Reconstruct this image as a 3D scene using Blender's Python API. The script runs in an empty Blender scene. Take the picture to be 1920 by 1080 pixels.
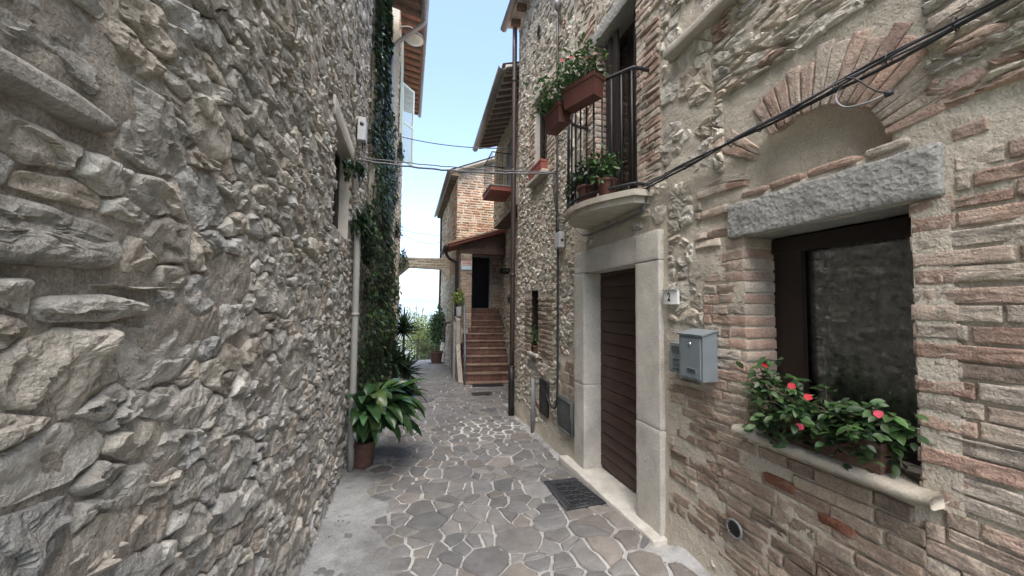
import bpy, math, random
import numpy as np
from mathutils import Vector, Matrix, Quaternion

random.seed(11)
rng = np.random.default_rng(11)
scene = bpy.context.scene
COL = scene.collection

# ------------------------------------------------------------------ camera
cam_d = bpy.data.cameras.new('camera')
cam = bpy.data.objects.new('camera', cam_d)
COL.objects.link(cam)
cam_d.sensor_width = 36.0
cam_d.lens = 690.0 / 1920.0 * 36.0
cam_d.clip_start = 0.02
cam_d.clip_end = 20000
RC = np.array([[0.96234097, -0.02222575, -0.27093517],
               [-0.27168793, -0.04472998, -0.96134536],
               [0.00924770, 0.99875184, -0.04908396]])
CAM = np.array([0.0, 0.0, 1.70])
m4 = Matrix.Identity(4)
for i in range(3):
    for j in range(3):
        m4[i][j] = float(RC[i][j])
    m4[i][3] = float(CAM[i])
cam.matrix_world = m4
scene.camera = cam

# ------------------------------------------------------------------ world, sun, exposure
SUN_EL, SUN_AZ = math.radians(66), math.radians(188)     # azimuth measured from +Y towards +X
world = bpy.data.worlds.new('World')
scene.world = world
world.use_nodes = True
wn = world.node_tree.nodes
sky = wn.new('ShaderNodeTexSky')
sky.sky_type = 'NISHITA'
sky.sun_disc = False
sky.sun_elevation = SUN_EL
sky.sun_rotation = SUN_AZ
sky.air_density = 1.0
sky.dust_density = 3.2
sky.ozone_density = 1.0
sky.altitude = 400
world.node_tree.links.new(sky.outputs[0], wn['Background'].inputs[0])
wn['Background'].inputs[1].default_value = 0.079
sun_d = bpy.data.lights.new('sun', 'SUN')
sun_d.energy = 1.5
sun_d.angle = math.radians(70)
sun_d.color = (1.0, 0.945, 0.86)
sun = bpy.data.objects.new('sun', sun_d)
COL.objects.link(sun)
sdir = Vector((math.sin(SUN_AZ) * math.cos(SUN_EL), math.cos(SUN_AZ) * math.cos(SUN_EL), math.sin(SUN_EL)))
sun.rotation_euler = sdir.to_track_quat('Z', 'Y').to_euler()
sun.location = (0, 0, 30)
scene.view_settings.view_transform = 'Standard'
scene.view_settings.look = 'None'
scene.view_settings.gamma = 1.0
scene.view_settings.use_curve_mapping = False
scene.view_settings.exposure = 2.72
scene.render.engine = 'CYCLES'
scene.cycles.use_denoising = True
scene.cycles.max_bounces = 8
scene.cycles.diffuse_bounces = 5
scene.cycles.volume_bounces = 5
scene.cycles.transparent_max_bounces = 16

# ------------------------------------------------------------------ noise
def _hash(ix, iy, iz):
    h = (ix.astype(np.int64) * 374761393 + iy.astype(np.int64) * 668265263 + iz.astype(np.int64) * 1442695041) & 0xFFFFFFFF
    h = ((h ^ (h >> 13)) * 1274126177) & 0xFFFFFFFF
    h = (h ^ (h >> 16)) & 0xFFFFFFFF
    return h.astype(np.float64) / 4294967295.0 * 2 - 1

def vnoise(p):
    p = np.asarray(p, float)
    i = np.floor(p)
    f = p - i
    f = f * f * f * (f * (f * 6 - 15) + 10)
    i = i.astype(np.int64)
    r = 0
    for a in (0, 1):
        wx = f[:, 0] if a else 1 - f[:, 0]
        for b in (0, 1):
            wy = f[:, 1] if b else 1 - f[:, 1]
            for c in (0, 1):
                wz = f[:, 2] if c else 1 - f[:, 2]
                r = r + wx * wy * wz * _hash(i[:, 0] + a, i[:, 1] + b, i[:, 2] + c)
    return r

def fbm(p, o=3, gain=0.5):
    r, a = 0, 1.0
    p = np.asarray(p, float)
    for k in range(o):
        r = r + a * vnoise(p + 17.3 * k)
        p = p * 2.03
        a *= gain
    return r

def ridged(p, o=3):
    r, a = 0, 1.0
    for k in range(o):
        r = r + a * (1 - 2 * np.abs(vnoise(p + 31.7 * k)))
        p = p * 2.1
        a *= 0.5
    return r

# ------------------------------------------------------------------ objects
WLOC = {}

def prop(o, label=None, cat=None, group=None, kind=None):
    if label: o['label'] = label
    if cat: o['category'] = cat
    if group: o['group'] = group
    if kind: o['kind'] = kind
    return o

def thing(name, loc, label, cat, group=None, kind=None):
    o = bpy.data.objects.new(name, None)
    o.empty_display_size = 0.1
    COL.objects.link(o)
    o.location = loc
    WLOC[o.name] = np.array(loc, float)
    return prop(o, label, cat, group, kind)

def make_mesh(name, V, faces, mat, smooth=True, colr=None):
    """faces: list of int arrays, each (n,k)"""
    me = bpy.data.meshes.new(name)
    V = np.asarray(V, np.float32)
    faces = [np.asarray(f, np.int32) for f in faces if len(f)]
    me.vertices.add(len(V))
    me.vertices.foreach_set('co', V.ravel())
    loops = np.concatenate([f.ravel() for f in faces])
    tot = np.concatenate([np.full(len(f), f.shape[1], np.int32) for f in faces])
    st = np.concatenate([[0], np.cumsum(tot)[:-1]]).astype(np.int32)
    me.loops.add(len(loops))
    me.loops.foreach_set('vertex_index', loops)
    me.polygons.add(len(tot))
    me.polygons.foreach_set('loop_start', st)
    me.polygons.foreach_set('loop_total', tot)
    me.polygons.foreach_set('use_smooth', np.full(len(tot), bool(smooth)))
    if colr is not None:
        at = me.color_attributes.new('col', 'FLOAT_COLOR', 'POINT')
        c = np.ones((len(V), 4), np.float32)
        c[:, :3] = colr
        at.data.foreach_set('color', c.ravel())
    if mat is not None:
        me.materials.append(mat)
    me.update()
    return me

def mk(name, V, faces, mat, parent=None, smooth=True, colr=None, kind=None, base=False):
    V = np.asarray(V, float)
    o0 = (V.min(0) + V.max(0)) / 2
    if base: o0[2] = V[:, 2].min()
    me = make_mesh(name, V - o0, faces, mat, smooth, colr)
    ob = bpy.data.objects.new(name, me)
    COL.objects.link(ob)
    WLOC[ob.name] = o0
    if parent is not None:
        ob.parent = parent
        ob.location = o0 - WLOC[parent.name]
    else:
        ob.location = o0
    if kind: ob['kind'] = kind
    return ob

class Acc:
    """collects geometry for ONE mesh object"""
    def __init__(s):
        s.V, s.F, s.C, s.n = [], {}, [], 0
    def add(s, V, faces, c=None):
        V = np.asarray(V, float)
        for f in faces:
            f = np.asarray(f, np.int64)
            if len(f): s.F.setdefault(f.shape[1], []).append(f + s.n)
        s.V.append(V)
        s.C.append(np.broadcast_to(np.array(c if c is not None else (1, 1, 1), float), (len(V), 3)))
        s.n += len(V)
        return s
    def build(s, name, mat, parent=None, smooth=True, kind=None, base=False):
        if not s.n: return None
        return mk(name, np.concatenate(s.V), [np.concatenate(f) for f in s.F.values()], mat, parent, smooth,
                  np.concatenate(s.C), kind, base)

# ------------------------------------------------------------------ shapes -> (V, faces)
def g_box(a, b):
    x0, y0, z0 = a; x1, y1, z1 = b
    V = np.array([[x0,y0,z0],[x1,y0,z0],[x1,y1,z0],[x0,y1,z0],[x0,y0,z1],[x1,y0,z1],[x1,y1,z1],[x0,y1,z1]], float)
    return V, [np.array([[0,3,2,1],[4,5,6,7],[0,1,5,4],[1,2,6,5],[2,3,7,6],[3,0,4,7]])]

def g_rbox(a, b, res=0.05, bev=0.006, amp=0.0, freq=12, seed=0.0):
    """box with rounded edges, subdivided and roughened"""
    a = np.array(a, float); b = np.array(b, float)
    a, b = np.minimum(a, b), np.maximum(a, b)
    sz = b - a
    bev = min(bev, sz.min() * 0.45)
    def lin(l, h):
        n = max(1, int(round((h - l - 2 * bev) / res)))
        return np.concatenate([[l], np.linspace(l + bev, h - bev, n + 1), [h]])
    L = [lin(a[k], b[k]) for k in range(3)]
    Vs, Fs, n = [], [], 0
    for ax in range(3):
        u, v = (ax + 1) % 3, (ax + 2) % 3
        U, W = np.meshgrid(L[u], L[v], indexing='ij')
        for side in (0, 1):
            P = np.zeros(U.shape + (3,))
            P[..., u] = U; P[..., v] = W; P[..., ax] = b[ax] if side else a[ax]
            nu, nv = U.shape
            idx = np.arange(nu * nv).reshape(nu, nv) + n
            q = np.stack([idx[:-1, :-1], idx[1:, :-1], idx[1:, 1:], idx[:-1, 1:]], -1).reshape(-1, 4)
            if not side: q = q[:, ::-1]
            Vs.append(P.reshape(-1, 3)); Fs.append(q); n += nu * nv
    V = np.concatenate(Vs); F = np.concatenate(Fs)
    inner = np.clip(V, a + bev, b - bev)
    d = V - inner
    ln = np.linalg.norm(d, axis=1, keepdims=True)
    V = inner + np.where(ln > 1e-9, d / np.maximum(ln, 1e-9), 0) * np.minimum(ln, bev)
    if amp:
        nn = np.stack([fbm(V * freq + seed + k * 9.1, 3) for k in range(3)], 1)
        V = V + amp * nn
    # weld coincident seam vertices
    key = np.round(V * 20000).astype(np.int64)
    _, ii, inv = np.unique(key, axis=0, return_index=True, return_inverse=True)
    return V[ii], [inv.reshape(-1)[F]]

def g_tube(pts, r, seg=8, cap=True):
    pts = np.asarray(pts, float)
    n = len(pts)
    rr = np.broadcast_to(np.asarray(r, float), (n,))
    T = np.gradient(pts, axis=0)
    T /= np.maximum(np.linalg.norm(T, axis=1, keepdims=True), 1e-9)
    ref = np.array([0, 0, 1.0]) if abs(T[0][2]) < 0.9 else np.array([1.0, 0, 0])
    A = np.cross(T[0], ref); A /= np.linalg.norm(A)
    V = []
    ang = np.linspace(0, 2 * np.pi, seg, endpoint=False)
    for k in range(n):
        A = A - T[k] * (A @ T[k]); A /= np.linalg.norm(A)
        B = np.cross(T[k], A)
        V.append(pts[k] + rr[k] * (np.cos(ang)[:, None] * A + np.sin(ang)[:, None] * B))
    V = np.concatenate(V)
    i = np.arange(n - 1)[:, None] * seg
    j = np.arange(seg)[None]
    j2 = (j + 1) % seg
    F = [np.stack([i + j, i + j2, i + seg + j2, i + seg + j], -1).reshape(-1, 4)]
    if cap:
        V = np.concatenate([V, pts[:1], pts[-1:]])
        a, b = len(V) - 2, len(V) - 1
        k = np.arange(seg); k2 = (k + 1) % seg
        F.append(np.stack([np.full(seg, a), k2, k], -1))
        F.append(np.stack([np.full(seg, b), (n - 1) * seg + k, (n - 1) * seg + k2], -1))
    return V, F

def g_lathe(prof, c, seg=24):
    prof = np.asarray(prof, float)
    ang = np.linspace(0, 2 * np.pi, seg, endpoint=False)
    V = np.concatenate([np.stack([c[0] + r * np.cos(ang), c[1] + r * np.sin(ang), np.full(seg, c[2] + z)], 1) for r, z in prof])
    n = len(prof)
    i = np.arange(n - 1)[:, None] * seg
    j = np.arange(seg)[None]; j2 = (j + 1) % seg
    return V, [np.stack([i + j, i + j2, i + seg + j2, i + seg + j], -1).reshape(-1, 4)]

def g_prism(poly, axis, lo, hi):
    """extrude a 2-D polygon; axis 0/1/2 is the extrusion axis, the polygon lives in the other two (cyclic order)"""
    poly = np.asarray(poly, float); n = len(poly)
    u, v = (axis + 1) % 3, (axis + 2) % 3
    V = np.zeros((2 * n, 3))
    V[:n, u] = V[n:, u] = poly[:, 0]
    V[:n, v] = V[n:, v] = poly[:, 1]
    V[:n, axis] = lo; V[n:, axis] = hi
    k = np.arange(n); k2 = (k + 1) % n
    return V, [np.stack([k, k2, n + k2, n + k], -1), (n + k)[None], k[::-1][None]]

def smooth_path(pts, n=24):
    pts = np.asarray(pts, float)
    P = np.concatenate([[2 * pts[0] - pts[1]], pts, [2 * pts[-1] - pts[-2]]])
    out = []
    m = len(pts) - 1
    for k in range(m):
        t = np.linspace(0, 1, max(2, n // m), endpoint=False)[:, None]
        a, b, c, d = P[k], P[k + 1], P[k + 2], P[k + 3]
        out.append(0.5 * ((2 * b) + (c - a) * t + (2 * a - 5 * b + 4 * c - d) * t ** 2 + (-a + 3 * b - 3 * c + d) * t ** 3))
    out.append(pts[-1:])
    return np.concatenate(out)

# ------------------------------------------------------------------ materials
def _n(nt, t, **kw):
    n = nt.nodes.new(t)
    for k, v in kw.items(): setattr(n, k, v)
    return n

def make_mat(name, color=None, var=0.3, scale=7.0, rough=0.85, bumps=(), spec=0.3, stain=None, metallic=0.0, fine=0.0, subsurf=0.0, hue=None):
    """color None -> the per-piece colour attribute. bumps: (scale, distance, kind). stain: (rgb, scale, lo, hi)"""
    m = bpy.data.materials.new(name)
    m.use_nodes = True
    nt = m.node_tree
    L = nt.links.new
    bs = nt.nodes['Principled BSDF']
    geo = _n(nt, 'ShaderNodeNewGeometry')
    pos = geo.outputs['Position']
    if color is None:
        at = _n(nt, 'ShaderNodeAttribute', attribute_name='col')
        cur = at.outputs['Color']
    else:
        rgb = _n(nt, 'ShaderNodeRGB')
        rgb.outputs[0].default_value = (*color, 1)
        cur = rgb.outputs[0]
    if var:
        nz = _n(nt, 'ShaderNodeTexNoise')
        nz.inputs['Scale'].default_value = scale
        nz.inputs['Detail'].default_value = 6
        nz.inputs['Roughness'].default_value = 0.65
        L(pos, nz.inputs['Vector'])
        mr = _n(nt, 'ShaderNodeMapRange')
        mr.inputs[1].default_value = 0.28; mr.inputs[2].default_value = 0.72
        mr.inputs[3].default_value = 1 - var; mr.inputs[4].default_value = 1 + var
        L(nz.outputs['Fac'], mr.inputs[0])
        vm = _n(nt, 'ShaderNodeVectorMath', operation='SCALE')
        L(cur, vm.inputs[0]); L(mr.outputs[0], vm.inputs['Scale'])
        cur = vm.outputs[0]
    if fine:
        nz = _n(nt, 'ShaderNodeTexNoise')
        nz.inputs['Scale'].default_value = 140
        nz.inputs['Detail'].default_value = 3
        L(pos, nz.inputs['Vector'])
        mr = _n(nt, 'ShaderNodeMapRange')
        mr.inputs[1].default_value = 0.3; mr.inputs[2].default_value = 0.7
        mr.inputs[3].default_value = 1 - fine; mr.inputs[4].default_value = 1 + fine
        L(nz.outputs['Fac'], mr.inputs[0])
        vm = _n(nt, 'ShaderNodeVectorMath', operation='SCALE')
        L(cur, vm.inputs[0]); L(mr.outputs[0], vm.inputs['Scale'])
        cur = vm.outputs[0]
    for st in (stain if isinstance(stain, list) else [stain] if stain else []):
        srgb, ssc, lo, hi = st[:4]
        nz = _n(nt, 'ShaderNodeTexNoise')
        nz.inputs['Scale'].default_value = ssc
        nz.inputs['Detail'].default_value = 7
        nz.inputs['Roughness'].default_value = 0.7
        off = _n(nt, 'ShaderNodeVectorMath', operation='ADD')
        off.inputs[1].default_value = (ssc * 3.1 + 5, 2.7, 9.1)
        L(pos, off.inputs[0]); L(off.outputs[0], nz.inputs['Vector'])
        mr = _n(nt, 'ShaderNodeMapRange')
        mr.inputs[1].default_value = lo; mr.inputs[2].default_value = hi
        mr.inputs[3].default_value = 0; mr.inputs[4].default_value = st[4] if len(st) > 4 else 0.85
        L(nz.outputs['Fac'], mr.inputs[0])
        mx = _n(nt, 'ShaderNodeMix', data_type='RGBA')
        L(mr.outputs[0], mx.inputs[0]); L(cur, mx.inputs[6])
        mx.inputs[7].default_value = (*srgb, 1)
        cur = mx.outputs[2]
    L(cur, bs.inputs['Base Color'])
    bs.inputs['Roughness'].default_value = rough
    bs.inputs['Metallic'].default_value = metallic
    bs.inputs['Specular IOR Level'].default_value = spec
    prev = None
    for sc, dist, kind in bumps:
        if kind == 'v':
            t = _n(nt, 'ShaderNodeTexVoronoi', feature='F1')
            t.inputs['Scale'].default_value = sc
            out = t.outputs['Distance']
        elif kind == 'z':      # horizontal board grain / chisel
            t = _n(nt, 'ShaderNodeTexWave', wave_type='BANDS', bands_direction='Z')
            t.inputs['Scale'].default_value = sc
            t.inputs['Distortion'].default_value = 4
            out = t.outputs['Fac']
        else:
            t = _n(nt, 'ShaderNodeTexNoise')
            t.inputs['Scale'].default_value = sc
            t.inputs['Detail'].default_value = 5
            t.inputs['Roughness'].default_value = 0.62
            if kind == 'r':
                t.noise_type = 'RIDGED_MULTIFRACTAL'
                t.inputs['Detail'].default_value = 4
            out = t.outputs['Fac']
        L(pos, t.inputs['Vector'])
        b = _n(nt, 'ShaderNodeBump')
        b.inputs['Strength'].default_value = 1.0
        b.inputs['Distance'].default_value = dist
        L(out, b.inputs['Height'])
        if prev is not None: L(prev, b.inputs['Normal'])
        prev = b.outputs[0]
    if prev is not None: L(prev, bs.inputs['Normal'])
    return m

MAT = {}
def M(k): return MAT[k]
MAT['rubble'] = make_mat('rubble_stone', None, 0.28, 9, 0.92, [(9, 0.005, 'r'), (38, 0.010, 'n'), (100, 0.006, 'n'), (260, 0.002, 'n')], 0.15,
                         [((0.29, 0.27, 0.24), 5, 0.52, 0.75, 0.6), ((0.12, 0.11, 0.10), 11, 0.60, 0.80, 0.55)], fine=0.18)
MAT['mortar_grey'] = make_mat('grey_lime_mortar', (0.33, 0.30, 0.26), 0.28, 5, 0.95, [(26, 0.012, 'n'), (75, 0.010, 'n'), (200, 0.004, 'n')], 0.1,
                              [((0.23, 0.20, 0.165), 3, 0.5, 0.75, 0.6)], fine=0.25)
MAT['stone_warm'] = make_mat('warm_stone', None, 0.22, 11, 0.92, [(11, 0.004, 'r'), (38, 0.009, 'n'), (110, 0.005, 'n')], 0.2,
                             [((0.42, 0.36, 0.28), 6, 0.50, 0.70, 0.55)], fine=0.15)
MAT['mortar_warm'] = make_mat('beige_lime_mortar', (0.515, 0.465, 0.385), 0.20, 3.5, 0.95, [(10, 0.012, 'n'), (36, 0.010, 'n'), (120, 0.005, 'n')], 0.1,
                              [((0.37, 0.325, 0.265), 2.0, 0.50, 0.74, 0.6), ((0.54, 0.51, 0.46), 4.0, 0.56, 0.72, 0.5)], fine=0.15)
MAT['brick'] = make_mat('old_brick', None, 0.25, 14, 0.95, [(30, 0.008, 'n'), (100, 0.006, 'n'), (240, 0.002, 'n')], 0.1,
                        [((0.50, 0.44, 0.36), 8, 0.50, 0.70, 0.6), ((0.17, 0.13, 0.11), 16, 0.62, 0.78, 0.6)], fine=0.22)
MAT['paver'] = make_mat('paving_stone', None, 0.22, 9, 0.62, [(35, 0.004, 'n'), (130, 0.0015, 'n')], 0.35,
                        [((0.26, 0.25, 0.24), 4, 0.55, 0.75, 0.5)], fine=0.15)
MAT['joint'] = make_mat('cement_joint', (0.42, 0.415, 0.40), 0.28, 4, 0.9, [(12, 0.012, 'n'), (40, 0.006, 'n'), (120, 0.004, 'n')], 0.2,
                        [((0.17, 0.165, 0.16), 2.6, 0.46, 0.66, 0.8), ((0.42, 0.43, 0.44), 1.6, 0.52, 0.68, 0.7), ((0.13, 0.13, 0.125), 9, 0.58, 0.75, 0.6)], fine=0.2)
MAT['skim'] = make_mat('grey_cement_skim', (0.285, 0.29, 0.29), 0.30, 3, 0.85, [(7, 0.02, 'r'), (18, 0.016, 'n'), (60, 0.006, 'n'), (160, 0.003, 'n')], 0.25,
                       [((0.15, 0.148, 0.142), 1.9, 0.45, 0.66, 0.8), ((0.38, 0.39, 0.395), 2.8, 0.52, 0.68, 0.7), ((0.10, 0.098, 0.09), 8, 0.58, 0.74, 0.7)], fine=0.25)
MAT['joint_white'] = make_mat('white_cement_joint', (0.52, 0.51, 0.49), 0.2, 6, 0.9, [(40, 0.005, 'n'), (120, 0.003, 'n')], 0.2, [((0.36, 0.35, 0.33), 3, 0.5, 0.7, 0.6)], fine=0.15)
MAT['travertine'] = make_mat('travertine', (0.55, 0.52, 0.465), 0.16, 5, 0.85, [(70, 0.005, 'n'), (160, 0.004, 'v'), (30, 0.003, 'n')], 0.2,
                             [((0.33, 0.32, 0.30), 3.2, 0.50, 0.70, 0.6), ((0.20, 0.19, 0.175), 14, 0.62, 0.76, 0.6)], fine=0.18)
MAT['marble'] = make_mat('worn_marble', (0.54, 0.52, 0.47), 0.16, 6, 0.6, [(45, 0.003, 'n'), (15, 0.004, 'n')], 0.35, [((0.34, 0.305, 0.255), 5, 0.52, 0.72, 0.75), ((0.20, 0.185, 0.165), 13, 0.60, 0.78, 0.6)], fine=0.12)
MAT['pietra'] = make_mat('grey_sandstone', (0.30, 0.295, 0.275), 0.18, 8, 0.9, [(42, 0.006, 'v'), (24, 0.006, 'n'), (80, 0.005, 'n')], 0.2, fine=0.2)
MAT['sill'] = make_mat('sill_stone', (0.40, 0.365, 0.305), 0.2, 6, 0.8, [(40, 0.004, 'n'), (120, 0.002, 'n')], 0.25, [((0.52, 0.50, 0.46), 5, 0.55, 0.7, 0.6), ((0.20, 0.175, 0.145), 7, 0.56, 0.74, 0.6)], fine=0.12)
MAT['plaster'] = make_mat('old_plaster', (0.42, 0.395, 0.355), 0.2, 3, 0.95, [(12, 0.008, 'n'), (60, 0.003, 'n')], 0.1, [((0.25, 0.235, 0.21), 2, 0.5, 0.75, 0.6)])
MAT['plaster_niche'] = make_mat('niche_plaster', (0.43, 0.385, 0.325), 0.16, 4, 0.95, [(12, 0.008, 'n'), (70, 0.003, 'n')], 0.1)
MAT['door_wood'] = make_mat('brown_door_wood', (0.048, 0.022, 0.014), 0.35, 5, 0.45, [(40, 0.0015, 'n')], 0.35)
MAT['wood_dark'] = make_mat('dark_window_wood', (0.020, 0.012, 0.009), 0.3, 8, 0.5, [(50, 0.001, 'n')], 0.35)
MAT['rafter'] = make_mat('rafter_wood', (0.17, 0.12, 0.09), 0.35, 9, 0.85, [(60, 0.002, 'n')], 0.2)
MAT['eave_tile'] = make_mat('eave_brick_tile', (0.40, 0.215, 0.150), 0.3, 8, 0.9, [(50, 0.003, 'n')], 0.2, [((0.45, 0.38, 0.31), 6, 0.5, 0.7, 0.6)])
MAT['pale_plank'] = make_mat('pale_eave_plank', (0.62, 0.58, 0.52), 0.2, 8, 0.9, [(50, 0.002, 'n')], 0.2)
MAT['roof_tile'] = make_mat('roof_tile', (0.33, 0.20, 0.14), 0.35, 6, 0.9, [(40, 0.006, 'n')], 0.2, [((0.30, 0.28, 0.23), 5, 0.5, 0.7, 0.7)])
MAT['gutter'] = make_mat('grey_metal_gutter', (0.22, 0.205, 0.195), 0.2, 5, 0.45, (), 0.5, metallic=0.3)
MAT['pipe_brown'] = make_mat('brown_downpipe', (0.050, 0.034, 0.030), 0.2, 5, 0.42, (), 0.5, metallic=0.2)
MAT['pipe_black'] = make_mat('black_iron', (0.014, 0.013, 0.014), 0.25, 12, 0.5, [(60, 0.001, 'n')], 0.4)
MAT['pipe_pale'] = make_mat('pale_grey_pipe', (0.30, 0.30, 0.275), 0.12, 5, 0.5, (), 0.4, [((0.28, 0.26, 0.22), 5, 0.55, 0.75, 0.6)])
MAT['pipe_grey'] = make_mat('grey_plastic_pipe', (0.19, 0.19, 0.195), 0.12, 6, 0.5, (), 0.4)
MAT['iron'] = make_mat('wrought_iron', (0.020, 0.020, 0.022), 0.2, 20, 0.55, [(90, 0.0006, 'n')], 0.4)
MAT['cable'] = make_mat('black_cable', (0.030, 0.030, 0.032), 0.15, 15, 0.5, (), 0.4)
MAT['cable_grey'] = make_mat('grey_cable', (0.13, 0.13, 0.14), 0.15, 15, 0.6, (), 0.4)
MAT['plastic_grey'] = make_mat('grey_plastic_box', (0.42, 0.43, 0.43), 0.1, 8, 0.5, (), 0.4)
MAT['mail'] = make_mat('grey_mailbox_paint', (0.23, 0.265, 0.285), 0.08, 8, 0.38, (), 0.5, metallic=0.25)
MAT['mail_dark'] = make_mat('dark_slot', (0.03, 0.035, 0.04), 0.1, 8, 0.5, (), 0.4)
MAT['chrome'] = make_mat('lock_metal', (0.55, 0.55, 0.55), 0.05, 8, 0.25, (), 0.5, metallic=1.0)
MAT['enamel'] = make_mat('white_enamel', (0.68, 0.68, 0.66), 0.06, 10, 0.4, (), 0.5)
MAT['ink'] = make_mat('black_ink', (0.015, 0.015, 0.017), 0, 8, 0.5, (), 0.3)
MAT['red_ink'] = make_mat('red_print', (0.45, 0.03, 0.04), 0, 8, 0.5, (), 0.3)
MAT['blue_ink'] = make_mat('pale_blue_print', (0.50, 0.66, 0.74), 0, 8, 0.5, (), 0.3)
MAT['hatch'] = make_mat('dark_metal_hatch', (0.030, 0.027, 0.024), 0.3, 10, 0.55, [(40, 0.001, 'n')], 0.4)
MAT['panel'] = make_mat('grey_green_metal_panel', (0.075, 0.085, 0.082), 0.3, 10, 0.5, [(40, 0.001, 'n')], 0.4)
MAT['rubber'] = make_mat('black_rubber', (0.014, 0.015, 0.018), 0.2, 30, 0.5, (), 0.45)
MAT['rubber_sheen'] = make_mat('sheen_grey_rubber', (0.034, 0.036, 0.041), 0.3, 20, 0.45, (), 0.5)  # lighter grey stands in for the sheen on the mat's scrollwork
MAT['terracotta'] = make_mat('terracotta', (0.125, 0.066, 0.050), 0.22, 9, 0.8, [(60, 0.001, 'n')], 0.25, [((0.34, 0.25, 0.19), 8, 0.55, 0.72, 0.5)])
MAT['planter'] = make_mat('brown_plastic_planter', (0.095, 0.035, 0.026), 0.12, 9, 0.55, (), 0.35)
MAT['soil'] = make_mat('potting_soil', (0.035, 0.026, 0.020), 0.3, 40, 0.95, [(80, 0.01, 'n')], 0.1)
MAT['stair_tile'] = make_mat('stair_terracotta_tile', None, 0.25, 10, 0.75, [(40, 0.002, 'n')], 0.25, [((0.28, 0.19, 0.15), 5, 0.52, 0.72, 0.5)], fine=0.12)
MAT['red_paint'] = make_mat('red_oxide_paint', (0.29, 0.095, 0.075), 0.10, 6, 0.7, [(30, 0.001, 'n')], 0.25)
MAT['shutter_green'] = make_mat('pale_green_shutter', (0.50, 0.58, 0.52), 0.08, 6, 0.6, (), 0.3)
MAT['shutter_blue'] = make_mat('pale_blue_shutter', (0.40, 0.52, 0.54), 0.08, 6, 0.6, (), 0.3)
MAT['porch_wood'] = make_mat('old_porch_wood', (0.12, 0.075, 0.055), 0.35, 8, 0.85, [(40, 0.004, 'n')], 0.2)
MAT['slat_grey'] = make_mat('weathered_grey_boards', (0.34, 0.34, 0.33), 0.25, 9, 0.85, [(50, 0.002, 'n')], 0.2)
MAT['steel_blue'] = make_mat('blue_grey_rail', (0.13, 0.17, 0.20), 0.15, 9, 0.5, (), 0.4)
MAT['interior'] = make_mat('dark_interior', (0.02, 0.018, 0.016), 0.2, 3, 0.9, (), 0.1)
MAT['door_shaded'] = make_mat('shaded_porch_door', (0.010, 0.008, 0.012), 0.3, 6, 0.9, (), 0.05)  # matte near-black: the darkness of the doorway is put into this colour
MAT['curtain'] = make_mat('grey_lace_curtain', (0.50, 0.50, 0.47), 0.35, 30, 0.95, [(60, 0.006, 'n'), (200, 0.003, 'n')], 0.1, [((0.20, 0.20, 0.185), 22, 0.48, 0.62, 0.7)])
MAT['glass_lamp'] = make_mat('frosted_lamp_glass', (0.62, 0.66, 0.62), 0.08, 8, 0.3, (), 0.5)
MAT['terrain'] = make_mat('valley_land', (0.085, 0.11, 0.05), 0.5, 0.02, 0.95, (), 0.1, [((0.20, 0.17, 0.10), 0.01, 0.5, 0.62, 0.7)])
MAT['petal'] = make_mat('red_petal', (0.36, 0.008, 0.022), 0.15, 40, 0.6, (), 0.3)
MAT['petal_pink'] = make_mat('pink_petal', (0.42, 0.035, 0.075), 0.15, 40, 0.6, (), 0.3)
MAT['bark'] = make_mat('plant_bark', (0.13, 0.10, 0.075), 0.3, 20, 0.9, [(50, 0.004, 'n')], 0.2)

def leaf_mat(name, rough=0.45, trans=0.35):
    m = bpy.data.materials.new(name)
    m.use_nodes = True
    nt = m.node_tree
    L = nt.links.new
    bs = nt.nodes['Principled BSDF']
    out = nt.nodes['Material Output']
    at = _n(nt, 'ShaderNodeAttribute', attribute_name='col')
    nz = _n(nt, 'ShaderNodeTexNoise')
    nz.inputs['Scale'].default_value = 18
    geo = _n(nt, 'ShaderNodeNewGeometry')
    L(geo.outputs['Position'], nz.inputs['Vector'])
    mr = _n(nt, 'ShaderNodeMapRange')
    mr.inputs[1].default_value = 0.3; mr.inputs[2].default_value = 0.7
    mr.inputs[3].default_value = 0.72; mr.inputs[4].default_value = 1.3
    L(nz.outputs['Fac'], mr.inputs[0])
    info = _n(nt, 'ShaderNodeObjectInfo')
    mo = _n(nt, 'ShaderNodeMapRange')
    mo.inputs[3].default_value = 0.7; mo.inputs[4].default_value = 1.35
    L(info.outputs['Random'], mo.inputs[0])
    mm = _n(nt, 'ShaderNodeMath', operation='MULTIPLY')
    L(mr.outputs[0], mm.inputs[0]); L(mo.outputs[0], mm.inputs[1])
    vm = _n(nt, 'ShaderNodeVectorMath', operation='SCALE')
    L(at.outputs['Color'], vm.inputs[0]); L(mm.outputs[0], vm.inputs['Scale'])
    L(vm.outputs[0], bs.inputs['Base Color'])
    bs.inputs['Roughness'].default_value = rough
    bs.inputs['Specular IOR Level'].default_value = 0.4
    tr = _n(nt, 'ShaderNodeBsdfTranslucent')
    L(vm.outputs[0], tr.inputs['Color'])
    mx = _n(nt, 'ShaderNodeMixShader')
    mx.inputs[0].default_value = trans
    L(bs.outputs[0], mx.inputs[1]); L(tr.outputs[0], mx.inputs[2])
    L(mx.outputs[0], out.inputs['Surface'])
    return m

MAT['leaf'] = leaf_mat('leaf', 0.4, 0.25)
MAT['leaf_glossy'] = leaf_mat('glossy_leaf', 0.28, 0.15)
MAT['leaf_far'] = leaf_mat('sunlit_leaf', 0.6, 0.45)

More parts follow.
